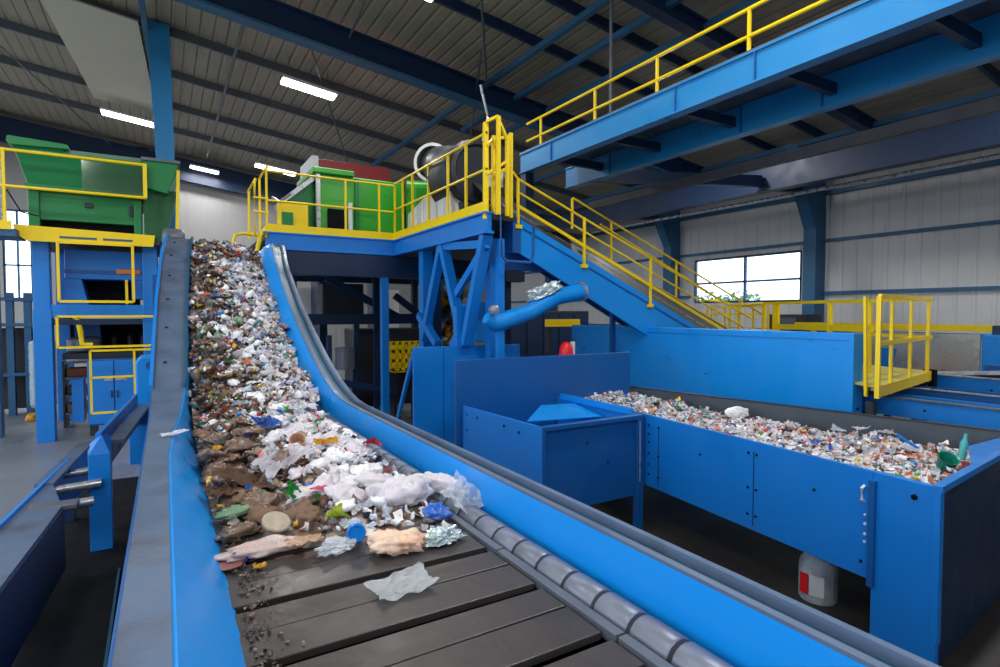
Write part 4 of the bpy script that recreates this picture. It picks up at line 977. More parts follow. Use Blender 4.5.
# left end return rails and ladder loop
for xx, zt_ in ((1.62, 1.2), (1.42, .95)):
    MB().tube([(xx, 11.0, DZ-.1), (xx, 11.0, DZ+zt_-.1), (xx+.03, 11.1, DZ+zt_), (xx+.05, 12.2, DZ+zt_), (xx+.05, 12.2, DZ)], .024).build('return_rail', YEL, pl, smooth=True)
MB().tube([(1.05, 11.1, 3.75), (1.1, 11.1, 3.98), (1.25, 11.1, 4.02), (1.7, 11.1, 3.98)], .03).build('return_rail', YEL, pl, smooth=True)
MB().tube([(1.45, 11.05, 3.7), (1.52, 11.05, 4.0), (1.66, 11.05, 4.2)], .04).build('return_rail', YEL, pl, smooth=True)
for z in (.35, .6): MB().tube([(1.4, 11, DZ+z), (1.65, 11, DZ+z)], .02).build('return_rung', YEL, pl)
for (x, y) in ((3.85, 11.1), (5.6, 13.8), (6.9, 11.3), (2.4, 14.2), (6.2, 10.8), (4.45, 7.76)):
    MB().box((x-.07, y-.07, 0), (x+.07, y+.07, DZ-.3)).build('leg', BLUE if y < 11.2 else NAVY, pl)
# V-shaped trestle below the side beam
def leg(a, b, w=.13, mm=BLUE): MB().bar(a, b, .12, w, (1, 0, 0)).build('brace', mm, pl)
leg((4.1, 8.85, 3.75), (4.1, 9.65, 2.1)); leg((4.1, 8.8, 3.75), (4.1, 8.0, 2.05), .15); leg((4.1, 7.3, 3.75), (4.1, 7.95, 2.1), .17)
leg((4.1, 8.8, 3.72), (4.1, 7.45, 3.62), .1); leg((4.1, 9.85, 2.55), (4.1, 9.05, 2.05), .12); leg((4.1, 7.3, 3.6), (4.1, 8.3, 2.9), .07)
leg((4.1, 8.05, 2.7), (4.1, 8.05, 2.05), .3); leg((4.1, 8.05, 2.35), (4.1, 8.45, 2.05), .1)
MB().box((4.15, 9.8, 0), (4.35, 10.0, DZ-.3)).build('leg', BLUE, pl)
MB().box((4.36, 9.8, 1.5), (4.52, 9.85, DZ-.3)).build('back_plate', NAVY, pl)
MB().box((4.75, 8.3, 1.9), (5.05, 8.4, DZ-.5)).build('back_plate', NAVY, pl)
MB().box((4.2, 7.72, DZ-.78), (6.3, 7.82, DZ-.4)).build('cross_girder', BLUED, pl)
m1 = MB(); m1.tube([(4.25, 7.15, 4.2), (4.25, 7.12, 3.45), (4.32, 7.1, 3.35), (4.75, 7.1, 3.35), (4.8, 7.1, 3.45), (4.8, 7.1, 3.9)], .025); m1.build('ladder_rail', BLUED, pl, smooth=True)
# gate cage at the corner, reaching up to the high walkway
for (x, y, z1) in ((4.16, 7.05, 1.35), (4.22, 7.3, 1.15), (4.34, 7.1, 1.1), (4.46, 7.2, 1.2)):
    MB().bar((x, y, DZ-.05), (x, y, DZ+z1), .05, .05).build('gate_post', YEL, pl)
for a, b in (((4.05, 7.2, 1.3), (4.16, 7.05, 1.35)), ((4.16, 7.05, .55), (4.46, 7.2, .7)), ((4.05, 7.2, .55), (4.34, 7.1, .75)), ((4.22, 7.3, 1.1), (4.46, 7.2, 1.15)), ((4.16, 7.05, 1.3), (4.34, 7.1, 1.05)), ((4.05, 7.2, .95), (4.22, 7.3, 1.1))):
    MB().bar(V(*a)+V(0, 0, DZ), V(*b)+V(0, 0, DZ), .04, .04).build('gate_rail', YEL, pl)
t = thing('cable_box', (4.3, 7.35, DZ+.5), 'white junction box inside the yellow gate where the stair meets the platform', 'junction box')
MB().box((4.2, 7.34, DZ+.42), (4.42, 7.42, DZ+.66)).build('case', WHITE, t, bev=.01); MB().box((4.38, 7.36, DZ+.58), (4.6, 7.4, DZ+.7)).build('bracket', LITEST, t)
MB().tube([(4.3, 7.38, DZ+.45), (4.3, 7.38, DZ-.05)], .02).build('conduit', LITEST, t)

# containers on the platform
gc = thing('green_container', (3.4, 12.3, DZ), 'bright green container on the central platform', 'container')
MB().box((2.75, 12.0, DZ), (4.6, 13.6, DZ+1.42)).build('body', GREENL, gc, bev=.03)
MB().box((2.65, 11.9, DZ+1.4), (3.5, 13.6, DZ+1.52)).build('rim', GREENL, gc, bev=.02)
MB().box((3.52, 11.94, DZ+.02), (3.6, 12.0, DZ+1.38)).build('corner_fold', GREEN, gc)
MB().box((2.95, 11.95, DZ+.05), (3.3, 12.02, DZ+.7)).build('dark_opening', BLACK, gc)
MB().box((2.72, 11.96, DZ+.0), (2.8, 12.05, DZ+1.4)).build('pale_edge', LITEST, gc)
MB().box((3.36, 11.88, DZ+.05), (3.44, 11.96, DZ+.85)).build('pale_strip', WHITE, gc)
m1 = MB().prism([(2.72, 12.1, DZ+1.28), (2.72, 12.1, DZ+1.4), (2.05, 12.1, DZ+.82), (2.05, 12.1, DZ+.7)], (0, .8, 0)); m1.build('sloping_chute', LITEST, gc)
m1 = MB().prism([(2.72, 12.2, DZ), (2.72, 12.2, DZ+1.3), (2.15, 12.2, DZ+.8), (2.3, 12.2, DZ)], (0, .6, 0)); m1.build('side_wedge', GREEN, gc)
t = thing('yellow_drive', (2.2, 11.8, DZ), 'yellow drive unit at the left end of the central platform', 'machine')
MB().box((1.95, 11.7, DZ), (2.5, 12.0, DZ+.7)).build('body', YEL, t, bev=.02); MB().box((2.0, 11.66, DZ+.15), (2.2, 11.7, DZ+.5)).build('opening', GREEN, t)
m1 = MB().tube([(1.8, 11.6, DZ+.75), (1.95, 11.6, DZ+.68), (2.15, 11.6, DZ+.85)], .03); m1.build('lever', LITEST, t)
t = thing('red_container', (4.0, 15.3, DZ), 'dark red container behind the green one on the platform', 'container')
MB().box((3.45, 15.0, DZ-.06), (5.4, 16.4, DZ+2.5)).build('body', RED, t, bev=.03)
MB().box((3.3, 14.95, DZ+1.7), (3.46, 16.4, DZ+2.55)).build('pale_edge', WHITE, t)
for x in (3.6, 5.2): MB().box((x-.1, 15.2, 0), (x+.1, 16.2, DZ-.06)).build('leg', NAVY, t)
t = thing('green_tank', (4.75, 11.9, DZ), 'rounded green tank at the corner of the central platform', 'tank')
MB().tube([(4.65, 11.9, DZ+1.3), (6.0, 11.5, DZ+1.3)], .17, 16).build('lid_roll', GREENL, t, smooth=True)
MB().box((4.65, 11.4, DZ), (6.1, 11.95, DZ+1.25)).build('tank_body', GREENL, t, bev=.03)
# corrugated enclosure and drum
en = thing('white_enclosure', (4.7, 9, DZ), 'pale grey sheet enclosure behind the sloping yellow rail', 'enclosure')
MB().prism([(4.2, 10.7, DZ), (4.2, 8.5, DZ), (4.2, 8.86, DZ+1.1), (4.2, 9.7, DZ+.95), (4.2, 9.72, DZ+.7), (4.2, 10.65, DZ+.5)], (.4, 0, 0)).build('sheet_body', sheet_mat('pale_sheet', (206, 208, 212), (180, 182, 186), .3, 1, .4, .02), en)
MB().bar((4.19, 8.48, DZ), (4.19, 8.86, DZ+1.12), .04, .04).build('edge_strip', TAN, en)
dr = thing('exhaust_drum', (5.6, 8.4, DZ), 'big dark drum with an open round mouth on the central platform', 'drum')
MB().lathe([(.1, .06), (.42, .05), (.46, 0), (.53, .02), (.56, .1), (.57, .9), (.5, 1.0), (.1, 1.02)], (4.62, 8.45, DZ+.92), 32, (-.02, .8, 0)).build('drum_body', DARKM, dr, smooth=True)
mc = at(433, 163, X=4.6); ma_ = V(-.62, -.75, -.12).normalized()
MB().ring([(.3, 0), (.36, 0), (.38, .5), (.32, .5)], mc-ma_*.45, 32, ma_).build('open_mouth', STAIN, dr, smooth=True)
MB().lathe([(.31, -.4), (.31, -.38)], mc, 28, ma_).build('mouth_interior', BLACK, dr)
MB().tube([mc-ma_*.3, V(4.68, 9.7, DZ+1.25), V(4.65, 9.3, DZ+1.0)], [.36, .42, .45], 24).build('mouth_duct', DARKM, dr, smooth=True)
MB().prism([at(448, 152, X=4.5), at(464, 141, X=4.5), at(466, 143, X=4.7), at(452, 156, X=4.7)], (.0, .05, .03)).build('cowl', STAIN, dr)
MB().bar(mc+V(0, 0, .3), mc-V(0, 0, .34), .06, .05).build('inner_bracket', LITEST, dr)
MB().box((4.3, 8.5, DZ), (5.0, 9.3, DZ+.4)).build('cradle', DARKM, dr)
MB().tube([(4.98, 9.0, DZ+1.55), (5.0, 9.0, DZ+1.75), (5.15, 9.1, DZ+2.1), (5.05, 9.2, DZ+2.7)], .025).build('vent_hose', LITEST, dr, smooth=True)
t = thing('flood_light', (4.9, 10.4, DZ+1.2), 'small grey lamp head above the green tank on the platform', 'lamp')
MB().lathe([(.02, 0), (.09, .02), (.12, .1), (.1, .11), (.02, .05)], (4.7, 10.6, DZ+1.5), 16, (-.5, -.6, .3)).build('lamp_head', LITEST, t, smooth=True)
MB().tube([(4.72, 10.65, DZ+1.45), (4.75, 10.75, DZ+1.2), (4.75, 10.8, DZ)], .02).build('stem', GREYST, t)

# ============================================================== STAIR CONVEYOR
sc = thing('inclined_conveyor', (7, 8, 0), 'blue inclined belt conveyor with yellow handrails descending right from the platform', 'conveyor')
Y0 = 7.5; Y1_ = 8.6
a0, a1 = at(520, 219, Y=Y0), at(703, 330, Y=Y0)
dxz = (a1-a0)/(a1.x-a0.x)
def top(x): return a0.z + dxz.z*(x-a0.x)
b0, b1 = at(515, 250, Y=Y0), at(640, 331, Y=Y0)
sl2 = (b1.z-b0.z)/(b1.x-b0.x)
def bot(x): return b0.z + sl2*(x-b0.x)
xe = 10.4
for yy_, mm, db in ((Y0, BLUEB, 0), (Y1_, BLUED, .38)):
    m1 = MB().prism([(a0.x-.05, yy_, top(a0.x-.05)), (xe, yy_, top(xe)), (xe, yy_, bot(xe)+db), (a0.x-.05, yy_, bot(a0.x-.05)+db)], (0, .05, 0)); m1.build('side_beam', mm, sc)
m1 = MB().prism([(a0.x-.15, Y0-.03, top(a0.x)+.02), (a0.x, Y0-.03, top(a0.x)+.02), (a0.x, Y0-.03, bot(a0.x)), (a0.x-.15, Y0-.03, bot(a0.x))], (0, .3, 0)); m1.build('end_plate', BLUED, sc)
m1 = MB().bar((a0.x, Y0-.01, top(a0.x)-.12), (xe, Y0-.01, top(xe)-.12), .01, .02); m1.build('fold_line', BLUED, sc)
s0, s1 = at(573, 238, Y=Y1_), at(735, 333, Y=Y1_)
bx0, bx1 = a0.x-.3, 11.2
def rz(x): return s0.z + (s1.z-s0.z)/(s1.x-s0.x)*(x-s0.x)
m1 = MB().hexa([(bx0, Y0+.07, top(bx0)-.04), (bx1, Y0+.07, top(bx1)-.04), (bx1, Y1_-.02, rz(bx1)-.06), (bx0, Y1_-.02, rz(bx0)-.06)], [(bx0, Y0+.07, top(bx0)+.02), (bx1, Y0+.07, top(bx1)+.02), (bx1, Y1_-.02, rz(bx1)), (bx0, Y1_-.02, rz(bx0))])
m1.build('belt', BELT, sc)
m1 = MB().bar((bx0, Y0+.32, lerp(top(bx0), rz(bx0), .24)+.035), (bx1, Y0+.32, lerp(top(bx1), rz(bx1), .24)+.035), .03, .03); m1.build('belt_edge_strip', LITEST, sc)
m1 = MB().bar((a0.x-.1, Y0+.14, top(a0.x)+.06), (xe, Y0+.14, top(xe)+.04), .07, .03); m1.build('belt_edge_strip', LITEST, sc)
m1 = MB().tube([(a0.x-.35, Y0+.1, top(a0.x)+.1), (a0.x-.35, Y1_, top(a0.x)+.1)], .14, 14); m1.build('head_roller', RUBBER, sc, smooth=True)
# front rail
ft0, ft1 = at(518, 179, Y=Y0), at(772, 331, Y=Y0)
fm0, fm1 = at(518, 206, Y=Y0), at(735, 331, Y=Y0)
def onl(p, q, x): return p + (q-p)*((x-p.x)/(q.x-p.x))
MB().tube([onl(ft0, ft1, ft0.x), onl(ft0, ft1, 10.6)], .02).build('handrail', YEL, sc)
q0 = at(518, 192, Y=Y0); q1 = at(740, 325, Y=Y0)
MB().tube([q0, onl(q0, q1, 10.4)], .018).build('midrail', YEL, sc)
q0 = at(518, 206, Y=Y0); q1 = at(720, 328, Y=Y0)
MB().bar(q0, onl(q0, q1, 10.2), .03, .05).build('toe_rail', YEL, sc)
for px in (517, 583, 649):
    x = at(px, 220 + (px-517)*.7, Y=Y0).x
    zt2 = onl(ft0, ft1, x).z
    MB().bar((x, Y0-.03, top(x)-.14), (x, Y0-.03, zt2), .036, .036).build('post', YEL, sc)
    MB().box((x-.05, Y0-.05, top(x)-.18), (x+.07, Y0, top(x)-.12)).build('post_foot', YEL, sc)
MB().tube([ft0, at(513, 172, Y=Y0), at(500, 172, Y=Y0)], .02).build('handrail', YEL, sc, smooth=True)
# rear rail
r0, r1 = at(573, 198, Y=Y1_), at(775, 322, Y=Y1_)
MB().tube([r0, onl(r0, r1, 12.6)], .02).build('handrail', YEL, sc)
s0, s1 = at(573, 240, Y=Y1_), at(735, 333, Y=Y1_)
MB().bar(s0, onl(s0, s1, 11.4), .03, .07).build('toe_rail', YEL, sc)
s2, s3 = at(600, 224, Y=Y1_), at(740, 312, Y=Y1_)
MB().tube([s2, onl(s2, s3, 11.8)], .018).build('midrail', YEL, sc)
for px, py in ((573, 240), (612, 262), (677, 300), (740, 333)):
    x = at(px, py, Y=Y1_).x
    MB().bar((x, Y1_+.03, onl(s0, s1, x).z-.1), (x, Y1_+.03, onl(r0, r1, x).z), .036, .036).build('post', YEL, sc)
for (x, y) in ((7.2, 8.0), (9.6, 8.0)): MB().box((x-.04, y-.04, 0), (x+.04, y+.04, top(x)-.1)).build('leg', BLUED, sc)
MB().box((9.05, Y0+.0, 0.3), (9.25, Y0+.05, bot(8.2))).build('prop_plate', BLUE, sc)

# chute tube under the stair, with wrapped film on it
ch = thing('discharge_chute', (5.2, 7.3, 2.2), 'blue round chute curving up to the right under the inclined conveyor', 'chute')
c0 = at(500, 322, Y=7.3); c1 = at(530, 312, Y=7.3); c2 = at(556, 297, Y=7.3); c3 = at(580, 292, Y=7.3)
MB().tube([at(486, 318, Y=7.3), at(494, 322, Y=7.3), c0, c1, c2, c3], [.09, .14, .14, .13, .13, .14], 18).build('tube_body', BLUEB, ch, smooth=True)
MB().lathe([(.1, 0), (.16, 0), (.16, .05), (.1, .05)], c3, 20, (c3-c2).normalized()).build('end_ring', LITEST, ch, smooth=True)
p = at(500, 345, Y=7.3); MB().box((c0.x-.05, 7.25, 0), (c0.x+.05, 7.35, 3.7)).build('support_post', BLUE, ch)
MB().lathe([(.03, 0), (.07, .02), (.07, .1), (.03, .12)], at(492, 310, Y=7.2), 14, (0, -1, 0)).build('motor', LITEST, ch, smooth=True)
put('film_bundle', crumple_mesh('film_bundle', SILV, 401, .3, .13, .11, 16, 1.3, False), at(545, 292, Y=7.3), (0, -.38, -.05), 'silvery blue film bundle lying on the blue round chute', 'bundle')
t = thing('tilting_bucket', (4.6, 8.4, 2.2), 'small blue bucket chute hanging in the trestle legs', 'bucket')
MB().hexa([(4.5, 8.35, 2.1), (4.8, 8.35, 2.1), (4.8, 8.75, 2.1), (4.5, 8.75, 2.1)], [(4.4, 8.35, 2.75), (4.85, 8.35, 2.8), (4.85, 8.9, 2.8), (4.4, 8.9, 2.75)]).build('bucket_body', BLUEB, t, bev=.02)

# ============================================================== HIGH WALKWAY
hw = thing('high_walkway', (7.2, 5, 5.5), 'overhead blue beamed walkway with a yellow guardrail across the upper right', 'walkway')
for x, z0, z1, y1 in ((6.5, 5.54, 5.90, 10.1), (8.0, 5.48, 5.88, 10.5)):
    m1 = MB(); m1.box((x, -3, z0), (x+.03, y1, z1)).box((x-.03, -3, z1), (x+.16, y1, z1+.025)).box((x-.03, -3, z0-.025), (x+.16, y1, z0)); m1.build('side_beam', WALKB, hw)
    for y in (9.0, 5.9, 4.6, 1.9, -.6): MB().box((x-.025, y-.012, z0), (x, y+.012, z1)).build('stiffener', BLUED, hw)
MB().box((6.48, -3, 5.925), (8.18, 10.1, 5.95)).build('deck', GREYST, hw)
for k in range(8): MB().box((6.55, -2+k*1.6, 5.6), (8.0, -1.9+k*1.6, 5.75)).build('joist', NAVY, hw)
hr3 = hrail(hw, [(6.53, 9.9, 5.95), (6.53, -3, 5.95)], (.55, .2), ('handrail', 'midrail'), .026)
for y in (9.4, 7.75, 6.3, 4.72, 3.2, 1.7, 0): MB().bar((6.53, y, 5.95), (6.53, y, 6.5), .036, .036).build('post', YEL, hr3)
for y in (2.2, 10.35): MB().bar((8.1, y, 5.75), (14.9, y, 6.4), .2, .3).build('tie_bracket', NAVY, hw)
for y in (1.8, 8.1): MB().tube([(7.2, y, 5.95), (7.2, y, roof(7.2)-.4)], .03).build('hanger', GREYST, hw)
MB().box((6.5, 9.9, 4.06), (6.7, 10.1, 5.54)).build('stub_column', NAVY, hw)
MB().bar((8.3, -3, 5.0), (8.3, 10, 5.0), .1, .16).build('cable_tray', DARKM, hw)
# ============================================================== RIGHT ACCESS PLATFORM
ap = thing('access_platform', (9, 4, 0), 'yellow access platform with a railed corner right of the long bright blue panel', 'platform')
Za = 1.7
qa = at(878, 386, Z=Za); qb = at(930, 371, Z=Za)
e = (qb-qa).normalized(); nrm = V(-e.y, e.x, 0)
qc = V(10.4, 5.3, Za); qd = V(8.05, 4.8, Za)
m1 = MB().hexa([(p_.x, p_.y, Za-.03) for p_ in (qa, qb, qc, qd)], [(p_.x, p_.y, Za) for p_ in (qa, qb, qc, qd)]); m1.build('deck', mat('worn_yellow_deck', (196, 186, 90), .5, dirt=.6, dirt_rgb=(150, 150, 130), scale=5), ap)
m1 = MB().bar(qa+V(0, 0, -.07), qb+V(0, 0, -.07), .04, .14).bar(qb+V(0, 0, -.07), qc+V(0, 0, -.07), .04, .14); m1.build('fascia', YEL, ap)
for k, w_ in ((-.01, .05), (.2, .036), (.55, .036), (.93, .045)):
    b_ = qa + (qb-qa)*k; MB().bar(b_+V(0, 0, -.15), b_+V(0, 0, 1.1), w_, .05, (e.x, e.y, 0)).build('post', YEL, ap)
for h in (1.1, .52): MB().bar(qa+V(0, 0, h), qb+V(0, 0, h), .04, .055).build('handrail' if h > 1 else 'midrail', YEL, ap)
for h in (1.1, .52): MB().bar(qb+V(0, 0, h), qc+V(0, 0, h), .04, .05).build('handrail' if h > 1 else 'midrail', YEL, ap)
MB().bar(qa+V(.05, .16, -.15), qa+V(-.02, .16, 1.1), .03, .04).build('post', YEL, ap)
MB().box((qb.x+.02, qb.y-.05, 1.35), (qb.x+.12, qb.y+.1, 1.72)).build('end_block', BLACK, ap)
for q_ in (qa, qb, qc): MB().box((q_.x-.04, q_.y+.03, 0), (q_.x+.05, q_.y+.12, Za-.2)).build('leg', DARKM, ap)
# long rail behind the bright blue panel
yr = thing('yellow_guardrail', (9, 6, 0), 'yellow guardrail running behind the top edge of the long bright blue panel', 'guardrail')
ra = V(8.75, 4.9, 0); rb = V(11.2, 8.9, 0)
ra = at(873, 303, X=8.9); rb = at(764, 306, X=11.3)
ra.z = 2.77; rb.z = 2.80
MB().bar(ra, rb, .05, .055).build('handrail', YEL, yr)
ma, mb_ = V(ra.x, ra.y, 2.36), V(rb.x, rb.y, 2.30)
MB().bar(ma, lerp(ma, mb_, .8), .05, .1).build('toe_board', YEL, yr)
for k in (.02, .3, .82, .86, 1.0):
    p_ = lerp(ra, rb, k); MB().bar((p_.x, p_.y, 0), (p_.x, p_.y, p_.z), .06, .06).build('post', YEL, yr)
rc = V(13.8, 9.7, 2.55)
rc = at(705, 300, X=13.5)
MB().tube([rb, at(740, 306, X=12.2), at(722, 302, X=12.8), rc], .03).build('handrail', YEL, yr, smooth=True)
for px, py in ((730, 307), (707, 309)):
    p_ = at(px, py, X=12.6); MB().bar((p_.x, p_.y, 1.5), (p_.x, p_.y, 2.7), .05, .05).build('post', YEL, yr)
# far mezzanine bits seen through the rail
fm = thing('far_platform', (13, 9, 0), 'small railed blue and yellow platform below the right wall window', 'platform')
p0 = at(742, 330, X=13.2); p1 = at(768, 330, X=13.2)
MB().box((13.2, p1.y, 0), (14.2, p0.y+1.3, 2.15)).build('base', TEALP, fm)
for z in (2.95, 2.75): MB().bar((13.2, p1.y, z-.2), (13.2, p0.y+1.0, z-.2), .05, .05).build('rail', YEL, fm)
for k in range(5):
    y = lerp(p1.y, p0.y+1.0, k/4); MB().bar((13.2, y, 2.1), (13.2, y, 2.75), .04, .04).build('post', YEL, fm)
t = thing('blue_panel_box', (14, 7, 0), 'dark blue cabinet with a grey screen against the wall column at the right', 'cabinet')
MB().box((15.2, 9.2, 0), (16.2, 10.2, 2.55)).build('body', DARKM, t, bev=.02); MB().box((15.17, 9.35, 2.2), (15.2, 9.8, 2.45)).build('screen', BINST, t)
# far right conveyors and sheets
yb_ = thing('yellow_beam', (12.6, 4, 2.2), 'long yellow beam above the stainless sheet at the right', 'beam')
MB().box((12.3, 2.0, 2.26), (12.4, 7.6, 2.38)).build('beam', YEL, yb_)
for y in (2.5, 7.2): MB().box((12.32, y-.05, 0), (12.4, y+.05, 2.26)).build('post', YEL, yb_)
t = thing('stainless_screen', (12, 4.5, 1), 'shiny stainless sheet standing behind the yellow access platform', 'sheet')
MB().box((12.0, 4.1, 1.1), (12.05, 6.2, 2.22)).build('sheet', STAIN, t)
MB().box((12.02, 4.15, 0), (12.08, 4.25, 1.1)).box((12.02, 6.0, 0), (12.08, 6.1, 1.1)).build('leg', DARKM, t)
t = thing('blue_housing', (12.2, 3.6, 0), 'bright blue housing at the right edge beside the stainless sheet', 'housing')
MB().box((12.0, 3.7, .8), (12.4, 4.08, 2.22)).build('body', BLUEB, t, bev=.02); MB().box((12.1, 2.6, 0), (12.9, 3.98, 2.38)).build('back_box', NAVY, t, bev=.02); MB().box((11.6, 2.8, .8), (11.98, 3.9, 1.75)).build('front_box', BLUED, t, bev=.02)
for x, z0, z1, w_, mm, mt, lab in ((8.35, 1.22, 1.46, .5, BLUE, GREYST, 'blue side conveyor nearest behind the trough at the right edge'), (9.3, 1.15, 1.5, .45, BLUED, LITEST, 'dark blue side conveyor, second behind the trough at the right edge'), (10.4, 1.3, 1.62, .6, BLUE, LITEST, 'blue side conveyor with a pale chute, third behind the trough at the right edge')):
    y1 = {8.35: 4.45, 9.3: 4.2, 10.4: 4.6}[x]
    t = thing('side_conveyor', (x, 2, 0), lab, 'conveyor')
    MB().box((x, -.5, z0), (x+.04, y1, z1)).build('side_plate', mm, t)
    MB().box((x+w_-.04, -.5, z0), (x+w_, y1, z1)).build('side_plate', mm, t)
    MB().box((x+.04, -.5, z1-.1), (x+w_-.04, y1, z1-.06)).build('belt', BELT, t)
    MB().box((x-.03, -.5, z1), (x+.07, y1, z1+.015)).build('top_lip', mt, t)
    m1 = MB(); bolts(m1, [(x, y, (z0+z1)/2) for y in (1.8, 2.6, 3.4)], (-1, 0, 0), .015); m1.build('bolt_row', BLACK, t)
    for y in (.5, y1-.3): MB().box((x+.1, y, 0), (x+.2, y+.1, z0)).build('leg', NAVY, t)
t = thing('pale_chute', (10.6, 4.6, 1.6), 'pale steel chute lying over the third side conveyor', 'chute')
MB().hexa([(10.1, 5.0, 1.52), (10.5, 5.1, 1.52), (11.2, 3.5, 1.66), (10.9, 3.4, 1.66)], [(10.1, 5.0, 1.57), (10.5, 5.1, 1.57), (11.2, 3.5, 1.7), (10.9, 3.4, 1.7)]).build('trough_sheet', LITEST, t)
MB().tube([(10.3, 5.0, 1.5), (11.0, 3.5, 1.6)], .06).build('under_tube', DARKM, t)
t = thing('blue_bracket', (11.4, 5.3, 1.5), 'small blue upright bracket just right of the access platform', 'bracket')
MB().prism([(11.4, 5.35, 1.5), (11.4, 5.2, 1.5), (11.4, 5.12, 1.95), (11.4, 5.4, 1.95)], (.04, 0, 0)).build('plate', BLUE, t); MB().box((11.42, 5.2, 0), (11.5, 5.3, 1.5)).build('stem', DARKM, t)
tag(MB().box((11.3, 4.9, 1.1), (11.8, 5.2, 1.5)).build('orange_block', ORANGE, bev=.03), 'small orange block beside the blue bracket', 'block')

# ============================================================== UNDER THE PLATFORM
bf = thing('baler_frame', (4.3, 13.4, 0), 'dark blue baler framework in shade under the central platform', 'machine')
for a, b, w_ in (((2.6, 12.9, 2.45), (5.9, 12.9, 2.45), .24), ((3.1, 12.6, 1.1), (4.6, 12.6, .75), .14), ((3.1, 12.6, 0), (3.1, 12.6, 2.1), .1), ((4.3, 13.0, 0), (4.3, 13.0, 3.4), .12), ((3.7, 12.9, 0), (3.8, 12.9, 2.4), .12), ((3.2, 13.2, 3.4), (4.9, 13.2, 2.5), .16), ((2.6, 14.0, 0), (2.6, 14.0, 3.5), .18), ((4.7, 12.8, 3.0), (6.2, 12.8, 1.9), .14)):
    MB().bar(a, b, w_, w_, (0, 1, 0)).build('beam', NAVY, bf)
MB().box((3.9, 13.4, .3), (5.6, 14.3, 2.2)).build('press_body', DARKM, bf, bev=.02)
MB().box((3.2, 13.6, 2.5), (4.2, 14.1, 3.3)).build('motor_box', DARKM, bf, bev=.03)
MB().lathe([(.05, 0), (.22, .02), (.22, .5), (.05, .52)], (3.5, 12.8, 1.3), 20, (0, 0, 1)).build('cylinder', GREYST, bf, smooth=True)
MB().box((3.15, 13.0, .2), (3.7, 13.4, .75)).build('gear_box', TEALP, bf)
t = thing('yellow_crate', (5.3, 13.0, 1.2), 'yellow slotted crate on the machinery under the platform', 'crate')
m1 = MB()
for z in (1.2, 1.42, 1.64, 1.84): m1.box((4.6, 12.7, z), (5.75, 12.75, z+.08))
for k in range(8): m1.box((4.6+k*.155, 12.7, 1.2), (4.66+k*.155, 12.76, 1.9))
m1.box((4.6, 13.1, 1.2), (5.75, 13.14, 1.9)).box((4.6, 12.7, 1.18), (5.75, 13.14, 1.22)); m1.build('slotted_wall', YEL, t)
for x in (4.65, 5.65): MB().box((x, 12.75, 0), (x+.08, 13.1, 1.18)).build('stand', DARKM, t)
t = thing('pallet_stack', (5.2, 12.3, 0), 'low grey cabinet with a mesh door beyond the leaning blue prop', 'cabinet')
MB().box((5.0, 12.2, 0), (5.8, 12.6, .95)).build('body', DARKM, t, bev=.02); MB().box((5.1, 12.18, .2), (5.4, 12.2, .8)).build('mesh_door', GREYST, t)
tag(MB().bar(at(414, 352, Y=8.6), V(3.38, 9.6, 0), .05, .07).build('leaning_prop', BLUE), 'thin blue leaning prop left of the mid blue box cover', 'prop')
t = thing('yellow_header', (8.4, 12.5, 0), 'yellow beam over a dark doorway seen under the inclined conveyor', 'beam')
g0 = at(547, 323, Y=12.5); g1 = at(579, 323, Y=12.5)
MB().box((g0.x, 12.45, g0.z-.1), (g1.x, 12.6, g0.z+.1)).build('header', YEL, t)
for x in (g0.x+.05, g1.x-.1): MB().box((x, 12.5, 0), (x+.1, 12.6, g0.z-.1)).build('jamb', DARKM, t)
t = thing('dark_cabinet', (10.0, 14, 0), 'dark cabinets behind the yellow beam under the inclined conveyor', 'cabinet')
MB().box((8.6, 14.0, 0), (11.6, 14.6, 2.65)).build('body', DARKM, t, bev=.02)
for k in range(5): MB().box((8.65+k*.59, 13.97, .1), (9.2+k*.59, 14.0, 2.55)).build('door', NAVY, t)
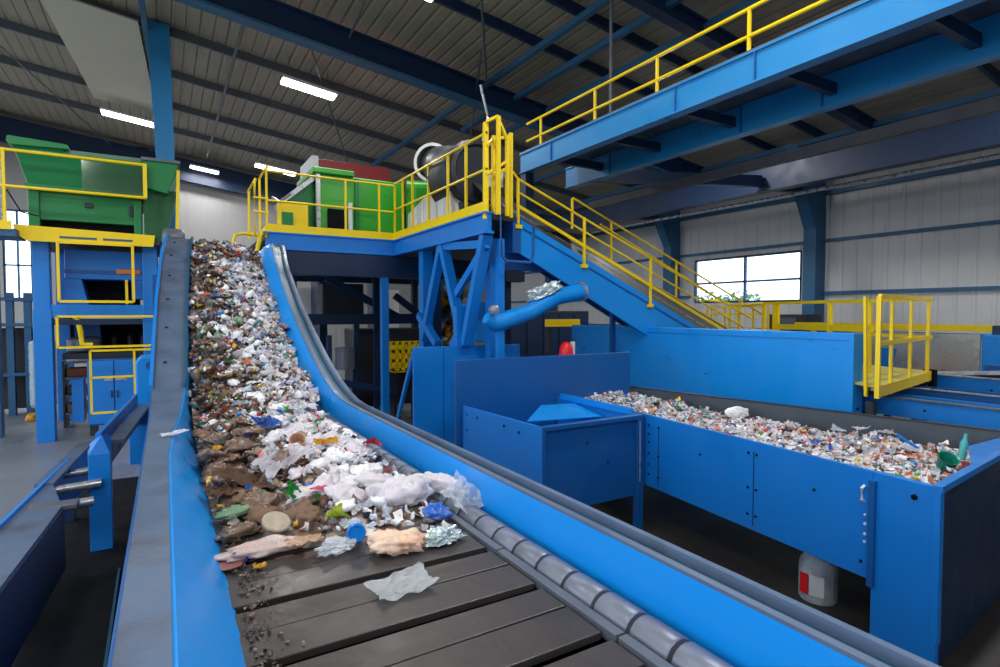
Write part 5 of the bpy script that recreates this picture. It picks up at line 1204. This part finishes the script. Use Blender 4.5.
rq = at(565, 354, Y=7.1); 
t = thing('red_canister', (rq.x+.02, 7.1, 0), 'red rounded canister peeping over the dark blue screen', 'canister')
MB().lathe([(.09, 0), (.11, .01), (.115, 1.95), (.1, 2.05), (.06, 2.12), (.02, 2.14)], (rq.x+.02, 7.1, 0), 20).build('body', REDB, t, smooth=True)
MB().box((rq.x+.1, 7.05, 1.6), (rq.x+.16, 7.1, 2.14)).build('white_tag', WHITE, t)
# pile of waste material behind the trestle and pale curtain sheets
wm2 = [S('foil_scrap', mm, 500+i, .18, .14, .16, 8) for i, mm in enumerate((PLY, TAN, SILV, PAPERB))]
R9 = random.Random(9)
t = thing('waste_cage', (5.6, 10.6, 0), 'cage of mixed yellow and silver scrap behind the V-shaped trestle', 'cage')
MB().box((4.56, 10.3, 1.6), (5.5, 11.0, 1.65)).build('cage_floor', DARKM, t)
for x in (4.6, 5.46):
    for y in (10.34, 10.96): MB().box((x-.03, y-.03, 0), (x+.03, y+.03, 3.0)).build('corner_post', DARKM, t)
for k in range(60):
    put('foil_scrap', R9.choice(wm2), (R9.uniform(4.7, 5.35), R9.uniform(10.4, 10.9), R9.uniform(1.7, 3.1)), (R9.uniform(0, 3), R9.uniform(0, 3), R9.uniform(0, 3)), 'yellow or silver crumpled scrap stacked behind the V-shaped trestle', 'scrap', 'scrap behind the trestle')
for (x0, x1, z0, z1, Yw, lab) in ((2.7, 3.6, .4, 3.3, 16.5, 'pale sheet screen under the platform beside the conveyor'), (5.7, 6.3, 1.6, 3.3, 16.8, 'narrow pale sheet screen under the platform beyond its leg')):
    t = thing('pale_screen', (x0, Yw, 0), lab, 'screen')
    MB().box((x0, Yw, z0), (x1, Yw+.05, z1)).build('sheet', WHITE, t)
    for x in (x0, x1-.06): MB().box((x, Yw+.05, 0), (x+.06, Yw+.12, z1)).build('upright', DARKM, t)

C.view_settings.view_transform = 'Standard'; C.view_settings.look = 'None'
C.view_settings.exposure = 0; C.view_settings.gamma = 1
C.view_settings.use_curve_mapping = False
